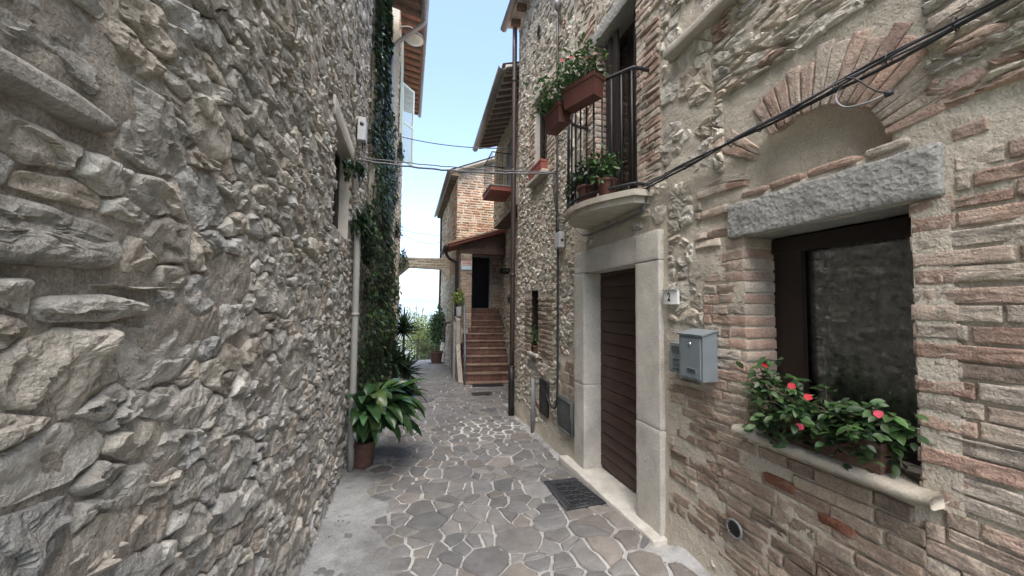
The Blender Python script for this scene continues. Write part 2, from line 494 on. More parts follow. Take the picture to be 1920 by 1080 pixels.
def glass_mat():
    m = bpy.data.materials.new('window_glass')
    m.use_nodes = True
    nt = m.node_tree
    nt.nodes.remove(nt.nodes['Principled BSDF'])
    tr = _n(nt, 'ShaderNodeBsdfTransparent')
    tr.inputs[0].default_value = (0.94, 0.95, 0.95, 1)
    gl = _n(nt, 'ShaderNodeBsdfGlossy')
    gl.inputs['Roughness'].default_value = 0.03
    fr = _n(nt, 'ShaderNodeFresnel')
    fr.inputs[0].default_value = 1.7
    mx = _n(nt, 'ShaderNodeMixShader')
    nt.links.new(fr.outputs[0], mx.inputs[0])
    nt.links.new(tr.outputs[0], mx.inputs[1])
    nt.links.new(gl.outputs[0], mx.inputs[2])
    nt.links.new(mx.outputs[0], nt.nodes['Material Output'].inputs['Surface'])
    return m
MAT['glass'] = glass_mat()

# ------------------------------------------------------------------ frames (a wall's own u, v, height coordinates)
class Frame:
    def __init__(s, O, U, N):
        s.O = np.array(O, float); s.U = np.array(U, float) / np.linalg.norm(U); s.N = np.array(N, float) / np.linalg.norm(N)
        s.Z = np.array([0, 0, 1.0])
        s.flip = np.dot(np.cross(s.U, s.Z), s.N) < 0
    def P(s, u, v, h):
        u, v, h = np.broadcast_arrays(np.asarray(u, float), v, h)
        return s.O + u[..., None] * s.U + v[..., None] * s.Z + h[..., None] * s.N

def ground_z(x, y):
    x = np.asarray(x, float); y = np.asarray(y, float)
    z = np.interp(y, [-3, 0, 2, 3.5, 5, 8, 11, 14, 18, 19.2], [0.2, 0.15, 0.075, 0.015, -0.02, -0.04, -0.20, -0.45, -0.90, -1.05])
    s = np.clip((x - 0.7) / 0.9, 0, 1); s = s * s * (3 - 2 * s)
    t = np.clip((3.9 - y) / 1.8, 0, 1); t = t * t * (3 - 2 * t)
    return z + 0.075 * s * t

class Ground(Frame):
    def __init__(s):
        s.flip = False
    def P(s, u, v, h):
        u, v, h = np.broadcast_arrays(np.asarray(u, float), v, h)
        return np.stack([u, v, ground_z(u, v) + h], -1)

def px_area(P):
    """apparent size of a piece from where the photo was taken, only to decide which pieces are built singly"""
    Q = (P - CAM) @ RC
    z = -Q[:, 2]
    if z.min() < 0.15: return 0
    x = Q[:, 0] / z * 690; y = Q[:, 1] / z * 690
    x0, x1, y0, y1 = max(x.min(), -960), min(x.max(), 960), max(y.min(), -540), min(y.max(), 540)
    if x1 <= x0 or y1 <= y0: return 0
    return (x1 - x0) * (y1 - y0)

def clip_half(poly, a, b, c):
    """keep a*x+b*y<=c"""
    out = []
    n = len(poly)
    for i in range(n):
        p, q = poly[i], poly[(i + 1) % n]
        dp = a * p[0] + b * p[1] - c; dq = a * q[0] + b * q[1] - c
        if dp <= 0: out.append(p)
        if dp * dq < 0:
            t = dp / (dp - dq)
            out.append((p[0] + t * (q[0] - p[0]), p[1] + t * (q[1] - p[1])))
    return out

def area(poly):
    if len(poly) < 3: return 0
    p = np.asarray(poly)
    return 0.5 * abs(np.dot(p[:, 0], np.roll(p[:, 1], -1)) - np.dot(p[:, 1], np.roll(p[:, 0], -1)))

def clip_rect_out(poly, r):
    u0, u1, v0, v1 = r
    p = np.asarray(poly)
    if p[:, 0].max() <= u0 or p[:, 0].min() >= u1 or p[:, 1].max() <= v0 or p[:, 1].min() >= v1: return poly
    best, ba = [], 0
    for a, b, c in ((1, 0, u0), (-1, 0, -u1), (0, 1, v0), (0, -1, -v1)):
        q = clip_half(poly, a, b, c)
        ar = area(q)
        if ar > ba: best, ba = q, ar
    return best

def cells(u0, u1, v0, v1, rfun, aniso=1.6, tries=16000, avoid=(), seed=1, tight=0.82):
    """uneven packing of stones: returns polygons in (u,v); rfun(u,v,random)->radius"""
    g = np.random.default_rng(seed)
    S = np.empty((0, 2)); R = np.empty(0)
    cu = g.uniform(u0, u1, tries); cv = g.uniform(v0, v1, tries); cr = g.random(tries)
    Sl = np.zeros((tries, 2)); Rl = np.zeros(tries); n = 0
    for k in range(tries):
        u, v = cu[k], cv[k]
        if any(a[0] < u < a[1] and a[2] < v < a[3] for a in avoid): continue
        r = rfun(u, v, cr[k] * (1 - 0.55 * k / tries))
        if n:
            d2 = (Sl[:n, 0] - u) ** 2 + ((Sl[:n, 1] - v) * aniso) ** 2
            if np.any(d2 < (tight * (Rl[:n] + r)) ** 2): continue
        Sl[n] = (u, v); Rl[n] = r; n += 1
    S = Sl[:n]; R = Rl[:n]
    out = []
    for i in range(n):
        pu, pv = S[i, 0], S[i, 1] * aniso
        Rm = R[i] * 2.2
        poly = [(pu - Rm, pv - Rm), (pu + Rm, pv - Rm), (pu + Rm, pv + Rm), (pu - Rm, pv + Rm)]
        # knock corners off
        poly = clip_half(clip_half(clip_half(clip_half(poly, 1, 1, pu + pv + Rm * 1.5), -1, -1, -(pu + pv) + Rm * 1.5), 1, -1, pu - pv + Rm * 1.5), -1, 1, -(pu - pv) + Rm * 1.5)
        du = S[:, 0] - pu; dv = S[:, 1] * aniso - pv
        d2 = du * du + dv * dv
        near = np.where((d2 < (R + R[i]) ** 2 * 4.5) & (d2 > 0))[0]
        near = near[np.argsort(d2[near])][:22]
        wi = R[i] ** 2
        for j in near:
            a, b = 2 * du[j], 2 * dv[j]
            c = (S[j, 0] ** 2 + (S[j, 1] * aniso) ** 2 - R[j] ** 2) - (pu * pu + pv * pv - wi)
            poly = clip_half(poly, a, b, c)
            if len(poly) < 3: break
        if len(poly) < 3: continue
        poly = [(p[0], p[1] / aniso) for p in poly]
        for a in avoid:
            if len(poly) < 3: break
            poly = clip_rect_out(poly, a)
        # keep inside the wall
        if len(poly) >= 3:
            for a, b, c in ((1, 0, u1), (-1, 0, -u0), (0, 1, v1), (0, -1, -v0)):
                poly = clip_half(poly, a, b, c)
                if len(poly) < 3: break
        if len(poly) >= 3: out.append(np.array(poly))
    return out

def piece(poly, fr, h=0.03, seg=20, inner=(0.7, 0.35), shrink=0.008, smooth=2, jit=0.10, facets=4, tilt=0.5, rough=0.006, freq=14,
          sink=0.025, insets=(0.0, 0.004, 0.012, 0.024), prof=(0.0, 0.35, 0.75, 0.95), seed=0, h0=0.0, flakes=0, exact=0, warp=0.0):
    """one stone or brick standing proud of its bedding: V, faces"""
    g = np.random.default_rng(seed)
    poly = np.asarray(poly, float)
    c = poly.mean(0)
    he = np.maximum((poly.max(0) - poly.min(0)) / 2, 1e-4)
    c = (poly.max(0) + poly.min(0)) / 2 * 0.5 + c * 0.5
    poly = c + (poly - c) * np.maximum(1 - shrink / he, 0.4)
    # resample the outline
    d = np.roll(poly, -1, 0) - poly
    ln = np.linalg.norm(d, axis=1)
    cum = np.concatenate([[0], np.cumsum(ln)])
    t = (np.arange(seg) + g.random()) / seg * cum[-1]
    t = np.mod(t, cum[-1])
    t.sort()
    k = np.clip(np.searchsorted(cum, t, side='right') - 1, 0, len(poly) - 1)
    p = poly[k] + d[k] * ((t - cum[k]) / np.maximum(ln[k], 1e-9))[:, None]
    if exact:
        p = np.concatenate([poly[i] + (np.roll(poly, -1, 0)[i] - poly[i]) * np.linspace(0, 1, exact, endpoint=False)[:, None] for i in range(len(poly))])
        seg = len(p)
    for _ in range(smooth):
        p = 0.25 * np.roll(p, 1, 0) + 0.5 * p + 0.25 * np.roll(p, -1, 0)
    if warp:
        p = p + warp * np.stack([fbm(np.c_[p * 8, np.zeros(len(p))], 2), fbm(np.c_[p * 8 + 50, np.zeros(len(p))], 2)], 1)
    ar2 = np.dot(p[:, 0], np.roll(p[:, 1], -1)) - np.dot(p[:, 1], np.roll(p[:, 0], -1))
    if ar2 < 0: p = p[::-1]
    if jit:
        p = p + (p - c) * (jit * fbm(np.c_[p * 22, np.full(len(p), seed % 97)], 2))[:, None]
    he = np.maximum((p.max(0) - p.min(0)) / 2, 1e-4)
    mn = he.min()
    rings = []
    kins = min(1.0, 0.55 * mn / max(insets[-1], 1e-6))
    for e in insets:
        rings.append(c + (p - c) * np.maximum(1 - e * kins / he, 0.05))
    last = rings[-1]
    for s in inner:
        rings.append(c + (last - c) * s)
    rings.append(c[None])
    Q = np.concatenate(rings)
    nr = len(insets) + len(inner)
    pr = np.concatenate([np.repeat(prof, seg), np.full(seg * len(inner) + 1, 1.0)])
    nq = (Q - c) / he
    F = np.ones(len(Q))
    for _ in range(facets):
        a = g.uniform(0, 2 * np.pi); tl = g.uniform(0.15, 1) * tilt
        F = np.minimum(F, 1.0 + g.uniform(-0.15, 0.25) + tl * (nq[:, 0] * np.cos(a) + nq[:, 1] * np.sin(a)))
    F = np.clip(F, 0.15, 1.15)
    if flakes:
        sp = g.uniform(-1, 1, (flakes, 2)); wq = nq + 0.16 * np.stack([fbm(np.c_[nq * 2.2, np.full(len(nq), seed % 31)], 2), fbm(np.c_[nq * 2.2 + 9, np.full(len(nq), seed % 29)], 2)], 1)
        dd = ((wq[:, None] - sp[None]) ** 2).sum(-1)
        ki = dd.argmin(1)
        off = g.uniform(-0.55, 0.1, flakes); gr = g.normal(0, 0.42, (flakes, 2))
        F = F + np.maximum(off[ki] + (gr[ki] * (nq - sp[ki])).sum(1), -0.7) * np.minimum(pr * 1.3, 1)
        F = np.clip(F, 0.12, 1.3)
    H = h * pr * F
    P3 = np.c_[Q * freq, np.full(len(Q), (seed % 53) * 1.7)]
    if rough:
        H = H + rough * fbm(P3, 3, 0.55) * np.minimum(pr * 1.5, 1)
        Q = Q + (rough * 0.7 * np.stack([fbm(P3 + 40, 2), fbm(P3 + 80, 2)], 1)) * np.minimum(pr * 1.2, 1)[:, None]
    H = H + h0
    H[:seg] = -sink
    V = fr.P(Q[:, 0], Q[:, 1], H)
    j = np.arange(seg); j2 = (j + 1) % seg
    Fq = []
    for r in range(nr - 1):
        Fq.append(np.stack([r * seg + j, r * seg + j2, (r + 1) * seg + j2, (r + 1) * seg + j], -1))
    Fq = np.concatenate(Fq)
    Ft = np.stack([(nr - 1) * seg + j, (nr - 1) * seg + j2, np.full(seg, nr * seg)], -1)
    if fr.flip:
        Fq = Fq[:, ::-1]; Ft = Ft[:, ::-1]
    return V, [Fq, Ft]

def grid_wall(fr, us, vs, holes=(), amp=0.008, freq=7, amp2=0.004, hfun=None):
    us = np.array(sorted(set(np.round(us, 5)))); vs = np.array(sorted(set(np.round(vs, 5))))
    U, V = np.meshgrid(us, vs, indexing='ij')
    p = np.stack([U.ravel(), V.ravel(), np.zeros(U.size)], 1)
    H = amp * fbm(p * freq, 4, 0.55) + amp2 * fbm(p * freq * 7.3 + 3, 2)
    if hfun is not None: H = H + hfun(p[:, 0], p[:, 1])
    X = fr.P(p[:, 0], p[:, 1], H)
    nu, nv = len(us), len(vs)
    idx = np.arange(nu * nv).reshape(nu, nv)
    q = np.stack([idx[:-1, :-1], idx[1:, :-1], idx[1:, 1:], idx[:-1, 1:]], -1)
    um = (us[:-1] + us[1:]) / 2; vm = (vs[:-1] + vs[1:]) / 2
    keep = np.ones((nu - 1, nv - 1), bool)
    for (a, b, c, d) in holes:
        keep &= ~(((um > a) & (um < b))[:, None] & ((vm > c) & (vm < d))[None])
    q = q[keep]
    if fr.flip: q = q[:, ::-1]
    return X, [q]

def span(a, b, step, marks=()):
    """grid lines from a to b with the given step plus exact marks"""
    n = max(1, int(math.ceil((b - a) / step)))
    g = list(np.linspace(a, b, n + 1))
    for m in marks:
        if a < m < b:
            k = int(np.argmin([abs(x - m) for x in g]))
            if abs(g[k] - m) < step * 0.45 and 0 < k < len(g) - 1: g[k] = m
            else: g.append(m)
    return g

def place_pieces(jobs, name, mat, parent, limit=300, stuff_name=None, smooth=True):
    """jobs: list of (V, faces, colour). The largest in view become objects of their own, the rest one part."""
    sz = np.array([px_area(j[0]) for j in jobs])
    order = np.argsort(-sz)
    acc = Acc()
    single = 0
    for n, k in enumerate(order):
        V, F, c = jobs[k]
        if n < limit and sz[k] > 60:
            mk(name, V, F, mat, parent, smooth or (c[0] == 0.28), np.broadcast_to(np.array(c, float), (len(V), 3)))
            single += 1
        else:
            acc.add(V, F, c)
    if acc.n:
        acc.build(stuff_name or (name + '_masonry'), mat, parent, smooth, 'stuff')
    return single

def brick_course(rects, pitch, hgt, lens, skip=0.05, wave=0.006, seed=3, avoid=()):
    """rectangular bricks laid in courses inside rects (u0,u1,v0,v1)"""
    g = np.random.default_rng(seed)
    out = []
    for (u0, u1, v0, v1) in rects:
        nv = int((v1 - v0) / pitch)
        for r in range(nv):
            v = v0 + (r + 0.5) * pitch + g.normal(0, 0.003)
            u = u0 - g.uniform(0, lens[1] * 0.8)
            while u < u1:
                L = g.uniform(*lens) * (0.5 if g.random() < 0.18 else 1)
                a, b = max(u, u0), min(u + L, u1)
                u += L + g.uniform(0.005, 0.010)
                if b - a < 0.045 or g.random() < skip: continue
                hh = hgt * g.uniform(0.90, 1.06) / 2
                w0 = wave * math.sin(a * 4 + v * 9 + seed); w1 = wave * math.sin(b * 4 + v * 9 + seed)
                t = g.normal(0, 0.0035)
                poly = [(a, v + w0 - hh), (b, v + w1 + t - hh), (b, v + w1 + t + hh), (a, v + w0 + hh)]
                for q in avoid:
                    if len(poly) < 3: break
                    poly = clip_rect_out(poly, q)
                if len(poly) < 3 or area(poly) < 0.0012: continue
                out.append(np.array(poly))
    return out

def pick(pal, g, jitter=0.10):
    c = np.array(pal[g.integers(len(pal))])
    return np.clip(c * (1 + g.normal(0, jitter)), 0.01, 0.8)

PAL_GREY = [(0.34, 0.322, 0.288), (0.37, 0.353, 0.32), (0.31, 0.295, 0.265), (0.41, 0.393, 0.36), (0.345, 0.318, 0.275), (0.33, 0.322, 0.305), (0.355, 0.318, 0.27)]
PAL_WARM = [(0.52, 0.48, 0.41), (0.47, 0.43, 0.365), (0.42, 0.395, 0.35), (0.56, 0.525, 0.46), (0.44, 0.385, 0.315), (0.37, 0.34, 0.295)]
PAL_BRICK = [(0.40, 0.30, 0.245), (0.43, 0.34, 0.28), (0.38, 0.27, 0.215), (0.45, 0.375, 0.31), (0.40, 0.275, 0.22), (0.47, 0.405, 0.34), (0.35, 0.255, 0.21), (0.43, 0.375, 0.32)]
PAL_BRICK_OLD = [(0.31, 0.235, 0.185), (0.28, 0.21, 0.165), (0.35, 0.28, 0.22), (0.25, 0.19, 0.15), (0.33, 0.265, 0.21)]
PAL_YEL = [(0.48, 0.41, 0.29), (0.44, 0.37, 0.25), (0.50, 0.44, 0.33), (0.40, 0.33, 0.22), (0.46, 0.37, 0.27)]
PAL_ORANGE = [(0.42, 0.235, 0.145), (0.46, 0.28, 0.18), (0.38, 0.20, 0.125), (0.48, 0.33, 0.22), (0.30, 0.19, 0.13), (0.44, 0.24, 0.16)]
PAL_PAVE = [(0.150, 0.146, 0.142), (0.168, 0.162, 0.155), (0.130, 0.129, 0.130), (0.180, 0.173, 0.164), (0.152, 0.150, 0.149), (0.172, 0.157, 0.143)]

SOLID = []     # (label bookkeeping not needed)

# =================================================================== THE SETTING
def build_ground():
    gr = Ground()
    us = span(-0.75, 2.9, 0.045)
    vs = list(np.arange(-1.3, 6.0, 0.045)) + list(np.arange(6.0, 19.2, 0.12)) + [19.2]
    U, Vv = np.meshgrid(us, vs, indexing='ij')
    p = np.stack([U.ravel(), Vv.ravel(), np.zeros(U.size)], 1)
    # a skim of cement lies over the stones along the foot of the near wall
    edge = 0.16 + 0.16 * fbm(np.c_[p[:, 1] * 1.3, np.zeros((len(p), 2))], 3) - 0.16 * np.clip((p[:, 1] - 3.0) / 1.6, 0, 1) - 0.05 * np.clip((p[:, 1] - 5) / 3, 0, 4)
    s = np.clip((edge - p[:, 0]) / 0.34, 0, 1)
    H = 0.004 * fbm(p * 4, 3) + 0.002 * fbm(p * 22, 2) + s * (0.016 + 0.005 * fbm(p * 5 + 8, 3))
    H += s * (0.004 * fbm(p * 11 + 5, 3) - 0.006 * np.clip(ridged(p * 2.6 + 2, 2) - 0.9, 0, 1))
    # a small cement fillet at the foot of both walls
    H += 0.05 * np.clip(1 - (p[:, 0] + 0.62) / 0.07, 0, 1) ** 2 * (0.6 + 0.5 * fbm(p * 6, 2))
    fill = np.clip(1 - (1.72 - p[:, 0]) / 0.16, 0, 1) ** 1.6 * np.clip((5.7 - p[:, 1]) / 0.3, 0, 1) * (1 - np.clip((p[:, 1] - 2.0) / 0.12, 0, 1) * np.clip((3.85 - p[:, 1]) / 0.12, 0, 1))
    H += fill * (0.085 + 0.04 * fbm(p * 5 + 3, 3))
    X = gr.P(p[:, 0], p[:, 1], H)
    nu, nv = len(us), len(vs)
    idx = np.arange(nu * nv).reshape(nu, nv)
    q = np.stack([idx[:-1, :-1], idx[1:, :-1], idx[1:, 1:], idx[:-1, 1:]], -1).reshape(-1, 4)
    pav = mk('pavement', X, [q], M('joint'))
    prop(pav, 'alley pavement of irregular grey flagstones in pale cement joints', 'pavement', kind='structure')

    # the skim coat itself
    ss = s.reshape(nu, nv)
    sm = (ss[:-1, :-1] + ss[1:, 1:]) / 2 + 0.12 * fbm(np.c_[(p[:, :2] * 9), np.zeros(len(p))], 2).reshape(nu, nv)[:-1, :-1]
    qs = q.reshape(nu - 1, nv - 1, 4)[(sm > 0.22) & (np.array(vs)[:-1] < 7.5)[None]]
    mk('cement_skim', X + [0, 0, 0.0022], [qs], M('skim'), pav)
    # newer white cement round a mended patch
    uu, vv = np.meshgrid(np.linspace(0.45, 1.62, 48), np.linspace(4.55, 5.75, 48), indexing='ij')
    pp = np.stack([uu.ravel(), vv.ravel(), np.zeros(uu.size)], 1)
    d = ((pp[:, 0] - 1.06) / 0.50) ** 2 + ((pp[:, 1] - 5.12) / 0.50) ** 2 + 0.45 * fbm(pp * 3.5, 3)
    X = gr.P(pp[:, 0], pp[:, 1], 0.0055 + 0.004 * fbm(pp * 4, 3) + 0.002 * fbm(pp * 22, 2))
    idx = np.arange(48 * 48).reshape(48, 48)
    q = np.stack([idx[:-1, :-1], idx[1:, :-1], idx[1:, 1:], idx[:-1, 1:]], -1).reshape(-1, 4)
    q = q[(d[q] < 0.85).all(1)]
    mk('mended_joint', X, [q], M('joint_white'), pav)

    def rf(u, v, r):
        if 4.7 < v < 5.6 and u > 0.55: return 0.055 + 0.05 * r          # a patch of small pieces with wide white joints
        if v > 9: return 0.13 + 0.08 * r
        return 0.068 + 0.105 * r ** 1.1
    cs = cells(-0.56, 1.66, -1.2, 6.4, rf, 1.0, 16000, seed=5, tight=0.74)
    cs += cells(-0.45, 2.3, 6.4, 19.0, rf, 1.0, 12000, seed=6, tight=0.74)
    g = np.random.default_rng(8)
    jobs = []
    polys = []
    for c in cs:
        if area(c) > 0.026 and g.random() < 0.55:                       # broken across
            ctr = c.mean(0); a = g.uniform(0, np.pi)
            nx, ny = np.cos(a), np.sin(a); cc = nx * ctr[0] + ny * ctr[1] + g.normal(0, 0.03)
            for sg in (1, -1):
                q2 = clip_half([tuple(x) for x in c], sg * nx, sg * ny, sg * cc)
                if len(q2) >= 3 and area(q2) > 0.003: polys.append(np.array(q2))
        elif area(c) > 0.003:
            polys.append(c)
    for k, c in enumerate(polys):
        ctr = c.mean(0)
        ed = 0.16 + 0.16 * float(fbm(np.array([[ctr[1] * 1.3, 0, 0]]), 3)[0]) - 0.16 * np.clip((ctr[1] - 3.0) / 1.6, 0, 1) - 0.05 * np.clip((ctr[1] - 5) / 3, 0, 4)
        if ctr[0] < ed - 0.42 and g.random() > 0.25: continue
        sunk = np.clip((ed - ctr[0] + 0.05) / 0.36, 0, 1)
        if ctr[0] > 1.52 and ctr[1] < 2.2 and g.random() < 0.6: continue
        wide = 4.7 < ctr[1] < 5.6 and ctr[0] > 0.55
        V, F = piece(c, gr, h=0.007, seg=18 if ctr[1] < 5 else 12, inner=(0.5,), shrink=g.uniform(0.006, 0.016) + (0.004 if ctr[1] > 4 else 0) if not wide else 0.017, smooth=0, exact=5, warp=0.013, jit=0.03, facets=2,
                     tilt=0.35, rough=0.0034, freq=12, sink=0.02, insets=(0.0, 0.003, 0.009), prof=(0.0, 0.75, 1.0), seed=k, h0=0.008 - 0.004 * sunk * g.random())
        jobs.append((V, F, pick(PAL_PAVE, g, 0.13)))
    place_pieces(jobs, 'flagstone', M('paver'), pav, 300, 'small_flagstones')

    # land below and beyond the village, out to the horizon
    xs = np.concatenate([-np.geomspace(9000, 12, 26), np.linspace(-8, 8, 7), np.geomspace(12, 9000, 26)])
    ys = np.concatenate([[-3000, -800, -200, -60, -20, -8, 0, 8, 16, 18.9], np.geomspace(19.6, 11000, 46)])
    U, Vv = np.meshgrid(xs, ys, indexing='ij')
    z = np.interp(Vv, [-3000, 0, 16, 19, 22, 40, 150, 500, 1500, 4000, 11000], [-60, -1.3, -1.9, -2.2, -4.0, -14, -45, -110, -150, -120, -60])
    z = z - np.clip(np.abs(U) - 9, 0, 4000) * 0.05 * np.exp(-np.abs(U) / 1500)
    amp = np.clip((Vv - 60) / 2500, 0, 1) * 90
    z = z + amp * fbm(np.stack([U.ravel() / 1400, Vv.ravel() / 1400, np.zeros(U.size)], 1), 4).reshape(U.shape)
    nu, nv = U.shape
    idx = np.arange(nu * nv).reshape(nu, nv)
    q = np.stack([idx[:-1, :-1], idx[1:, :-1], idx[1:, 1:], idx[:-1, 1:]], -1).reshape(-1, 4)
    t = mk('terrain', np.stack([U, Vv, z], -1).reshape(-1, 3), [q], M('terrain'))
    prop(t, 'green valley land falling away beyond the village', 'terrain', kind='structure')

build_ground()

def build_grit():
    g = np.random.default_rng(19)
    pv = bpy.data.objects['pavement']
    acc = Acc()
    for k in range(420):
        y = g.uniform(1.2, 7.5)
        if g.random() < 0.6: x = -0.575 + abs(g.normal(0, 0.09))
        else: x = 1.60 - abs(g.normal(0, 0.05))
        if 2.05 < y < 3.8 and x > 1.4: continue
        r = g.uniform(0.003, 0.010) * (1.6 if g.random() < 0.06 else 1)
        d = g.normal(0, 1, (6, 3)); d /= np.linalg.norm(d, axis=1, keepdims=True)
        V = np.array([[1, 0, 0], [-1, 0, 0], [0, 1, 0], [0, -1, 0], [0, 0, 1], [0, 0, -1]], float) * g.uniform(0.6, 1.2, (6, 1)) * r
        V[:, 2] *= 0.7
        z = float(ground_z(x, y)) + 0.018 + (0.03 if x < -0.55 else 0)
        F = np.array([[0, 2, 4], [2, 1, 4], [1, 3, 4], [3, 0, 4], [2, 0, 5], [1, 2, 5], [3, 1, 5], [0, 3, 5]])
        acc.add(V + [x, y, z], [F], pick(PAL_GREY if g.random() < 0.7 else PAL_BRICK, g, 0.2) * 0.7)
    acc.build('grit', M('rubble'), pv, False, 'stuff')
build_grit()

def shell(parent, pts, z0, z1, name='outer_wall', roof=True, skip=(0,)):
    """closes a building behind its modelled front: plan polygon walls and a flat cover, open on its first edge"""
    pts = np.asarray(pts, float); n = len(pts)
    c = pts.mean(0)
    pts = pts - np.sign(pts - c) * 0.02
    V = np.concatenate([np.c_[pts, np.full(n, z0)], np.c_[pts, np.full(n, z1)]])
    F = [[k, (k + 1) % n, n + (k + 1) % n, n + k] for k in range(n) if k not in skip]
    faces = [np.array(F)]
    if roof: faces.append((n + np.arange(n))[None])
    return mk(name, V, faces, M('mortar_grey'), parent, False)

def louvre_shutter(parent, fr, u0, u1, v0, v1, h, mat, name='shutter'):
    """louvred leaf lying parallel to the wall"""
    fw = 0.055
    acc = Acc()
    def bx(a, b, c, d, h0, h1):
        P = fr.P(np.array([a, b, b, a, a, b, b, a]), np.array([c, c, d, d, c, c, d, d]), np.array([h0] * 4 + [h1] * 4))
        return P, [np.array([[0, 3, 2, 1], [4, 5, 6, 7], [0, 1, 5, 4], [1, 2, 6, 5], [2, 3, 7, 6], [3, 0, 4, 7]])]
    for r in ((u0, u0 + fw, v0, v1), (u1 - fw, u1, v0, v1), (u0 + fw, u1 - fw, v0, v0 + fw), (u0 + fw, u1 - fw, v1 - fw, v1),
              (u0 + fw, u1 - fw, (v0 + v1) / 2 - 0.03, (v0 + v1) / 2 + 0.03)):
        acc.add(*bx(*r, h, h + 0.04))
    s = acc.build(name, mat, parent, False)
    la = Acc()
    v = v0 + fw
    while v < v1 - fw:
        P = fr.P(np.array([u0 + fw, u1 - fw, u1 - fw, u0 + fw]), np.array([v, v, v + 0.045, v + 0.045]), np.array([h + 0.035, h + 0.035, h + 0.005, h + 0.005]))
        P2 = fr.P(np.array([u0 + fw, u1 - fw, u1 - fw, u0 + fw]), np.array([v - 0.006, v - 0.006, v + 0.039, v + 0.039]), np.array([h + 0.035, h + 0.035, h + 0.005, h + 0.005]))
        la.add(np.concatenate([P, P2]), [np.array([[0, 1, 2, 3], [7, 6, 5, 4], [0, 4, 5, 1], [2, 6, 7, 3]])])
        v += 0.042
    la.build('louvres', mat, s, False, 'stuff')
    return s

def eave(parent, P0, P1, N, over, z, slope, n_raft, mats, raft=(0.07, 0.09), gutter_r=0.06, depth=3.0):
    """roof edge seen from below: rafters, soffit between them, tiles above, gutter at the lip"""
    P0 = np.array([*P0, z], float); P1 = np.array([*P1, z], float)
    T = P1 - P0; L = np.linalg.norm(T); T /= L
    N = np.array([*N, 0], float)
    fr = lambda t, o, dz: P0 + T * t + N * o + np.array([0, 0, dz - slope * o])
    def slab(t0, t1, o0, o1, d0, d1):
        V = np.array([fr(t0, o0, d0), fr(t1, o0, d0), fr(t1, o1, d0), fr(t0, o1, d0), fr(t0, o0, d1), fr(t1, o0, d1), fr(t1, o1, d1), fr(t0, o1, d1)])
        return V, [np.array([[0, 3, 2, 1], [4, 5, 6, 7], [0, 1, 5, 4], [1, 2, 6, 5], [2, 3, 7, 6], [3, 0, 4, 7]])]
    roof = mk('roof', *slab(0, L, -depth, over, 0.10, 0.14), mats[1], parent, False)
    for k in range(n_raft):
        t = (k + 0.3) / n_raft * L
        mk('rafter', *slab(t, t + raft[0], -0.02, over - 0.03, 0.10 - raft[1] - 0.002, 0.098), mats[0], roof, False)
    # curved roof tiles
    nt = int(L / 0.2)
    tt = np.linspace(0, L, nt * 6 + 1); oo = np.linspace(-depth, over + 0.04, int((depth + over) / 0.35) + 2)
    TT, OO = np.meshgrid(tt, oo, indexing='ij')
    hh = 0.165 + 0.035 * np.abs(np.sin(np.pi * TT / 0.2)) + 0.012 * np.mod(OO / 0.35, 1)
    P = P0 + TT[..., None] * T + OO[..., None] * N + np.stack([0 * TT, 0 * TT, hh - slope * OO], -1)
    idx = np.arange(P.shape[0] * P.shape[1]).reshape(P.shape[:2])
    q = np.stack([idx[:-1, :-1], idx[1:, :-1], idx[1:, 1:], idx[:-1, 1:]], -1).reshape(-1, 4)
    mk('roof_tiles', P.reshape(-1, 3), [q], M('roof_tile'), roof, True, kind='stuff')
    # half round gutter
    if gutter_r:
        a = np.linspace(np.pi, 2 * np.pi, 9)
        prof = np.concatenate([np.c_[np.cos(a), np.sin(a)] * gutter_r, np.c_[np.cos(a[::-1]), np.sin(a[::-1])] * gutter_r * 0.9])
        V = np.concatenate([[fr(t, over + gutter_r * 0.8 + x, 0.10 + y + slope * (gutter_r * .8 + x)) for x, y in prof] for t in (-0.03, L + 0.03)])
        m = len(prof); k = np.arange(m); k2 = (k + 1) % m
        mk('gutter', V, [np.stack([k, k2, m + k2, m + k], -1), k[None, ::-1], (m + k)[None]], M('gutter'), roof, True)
    return roof

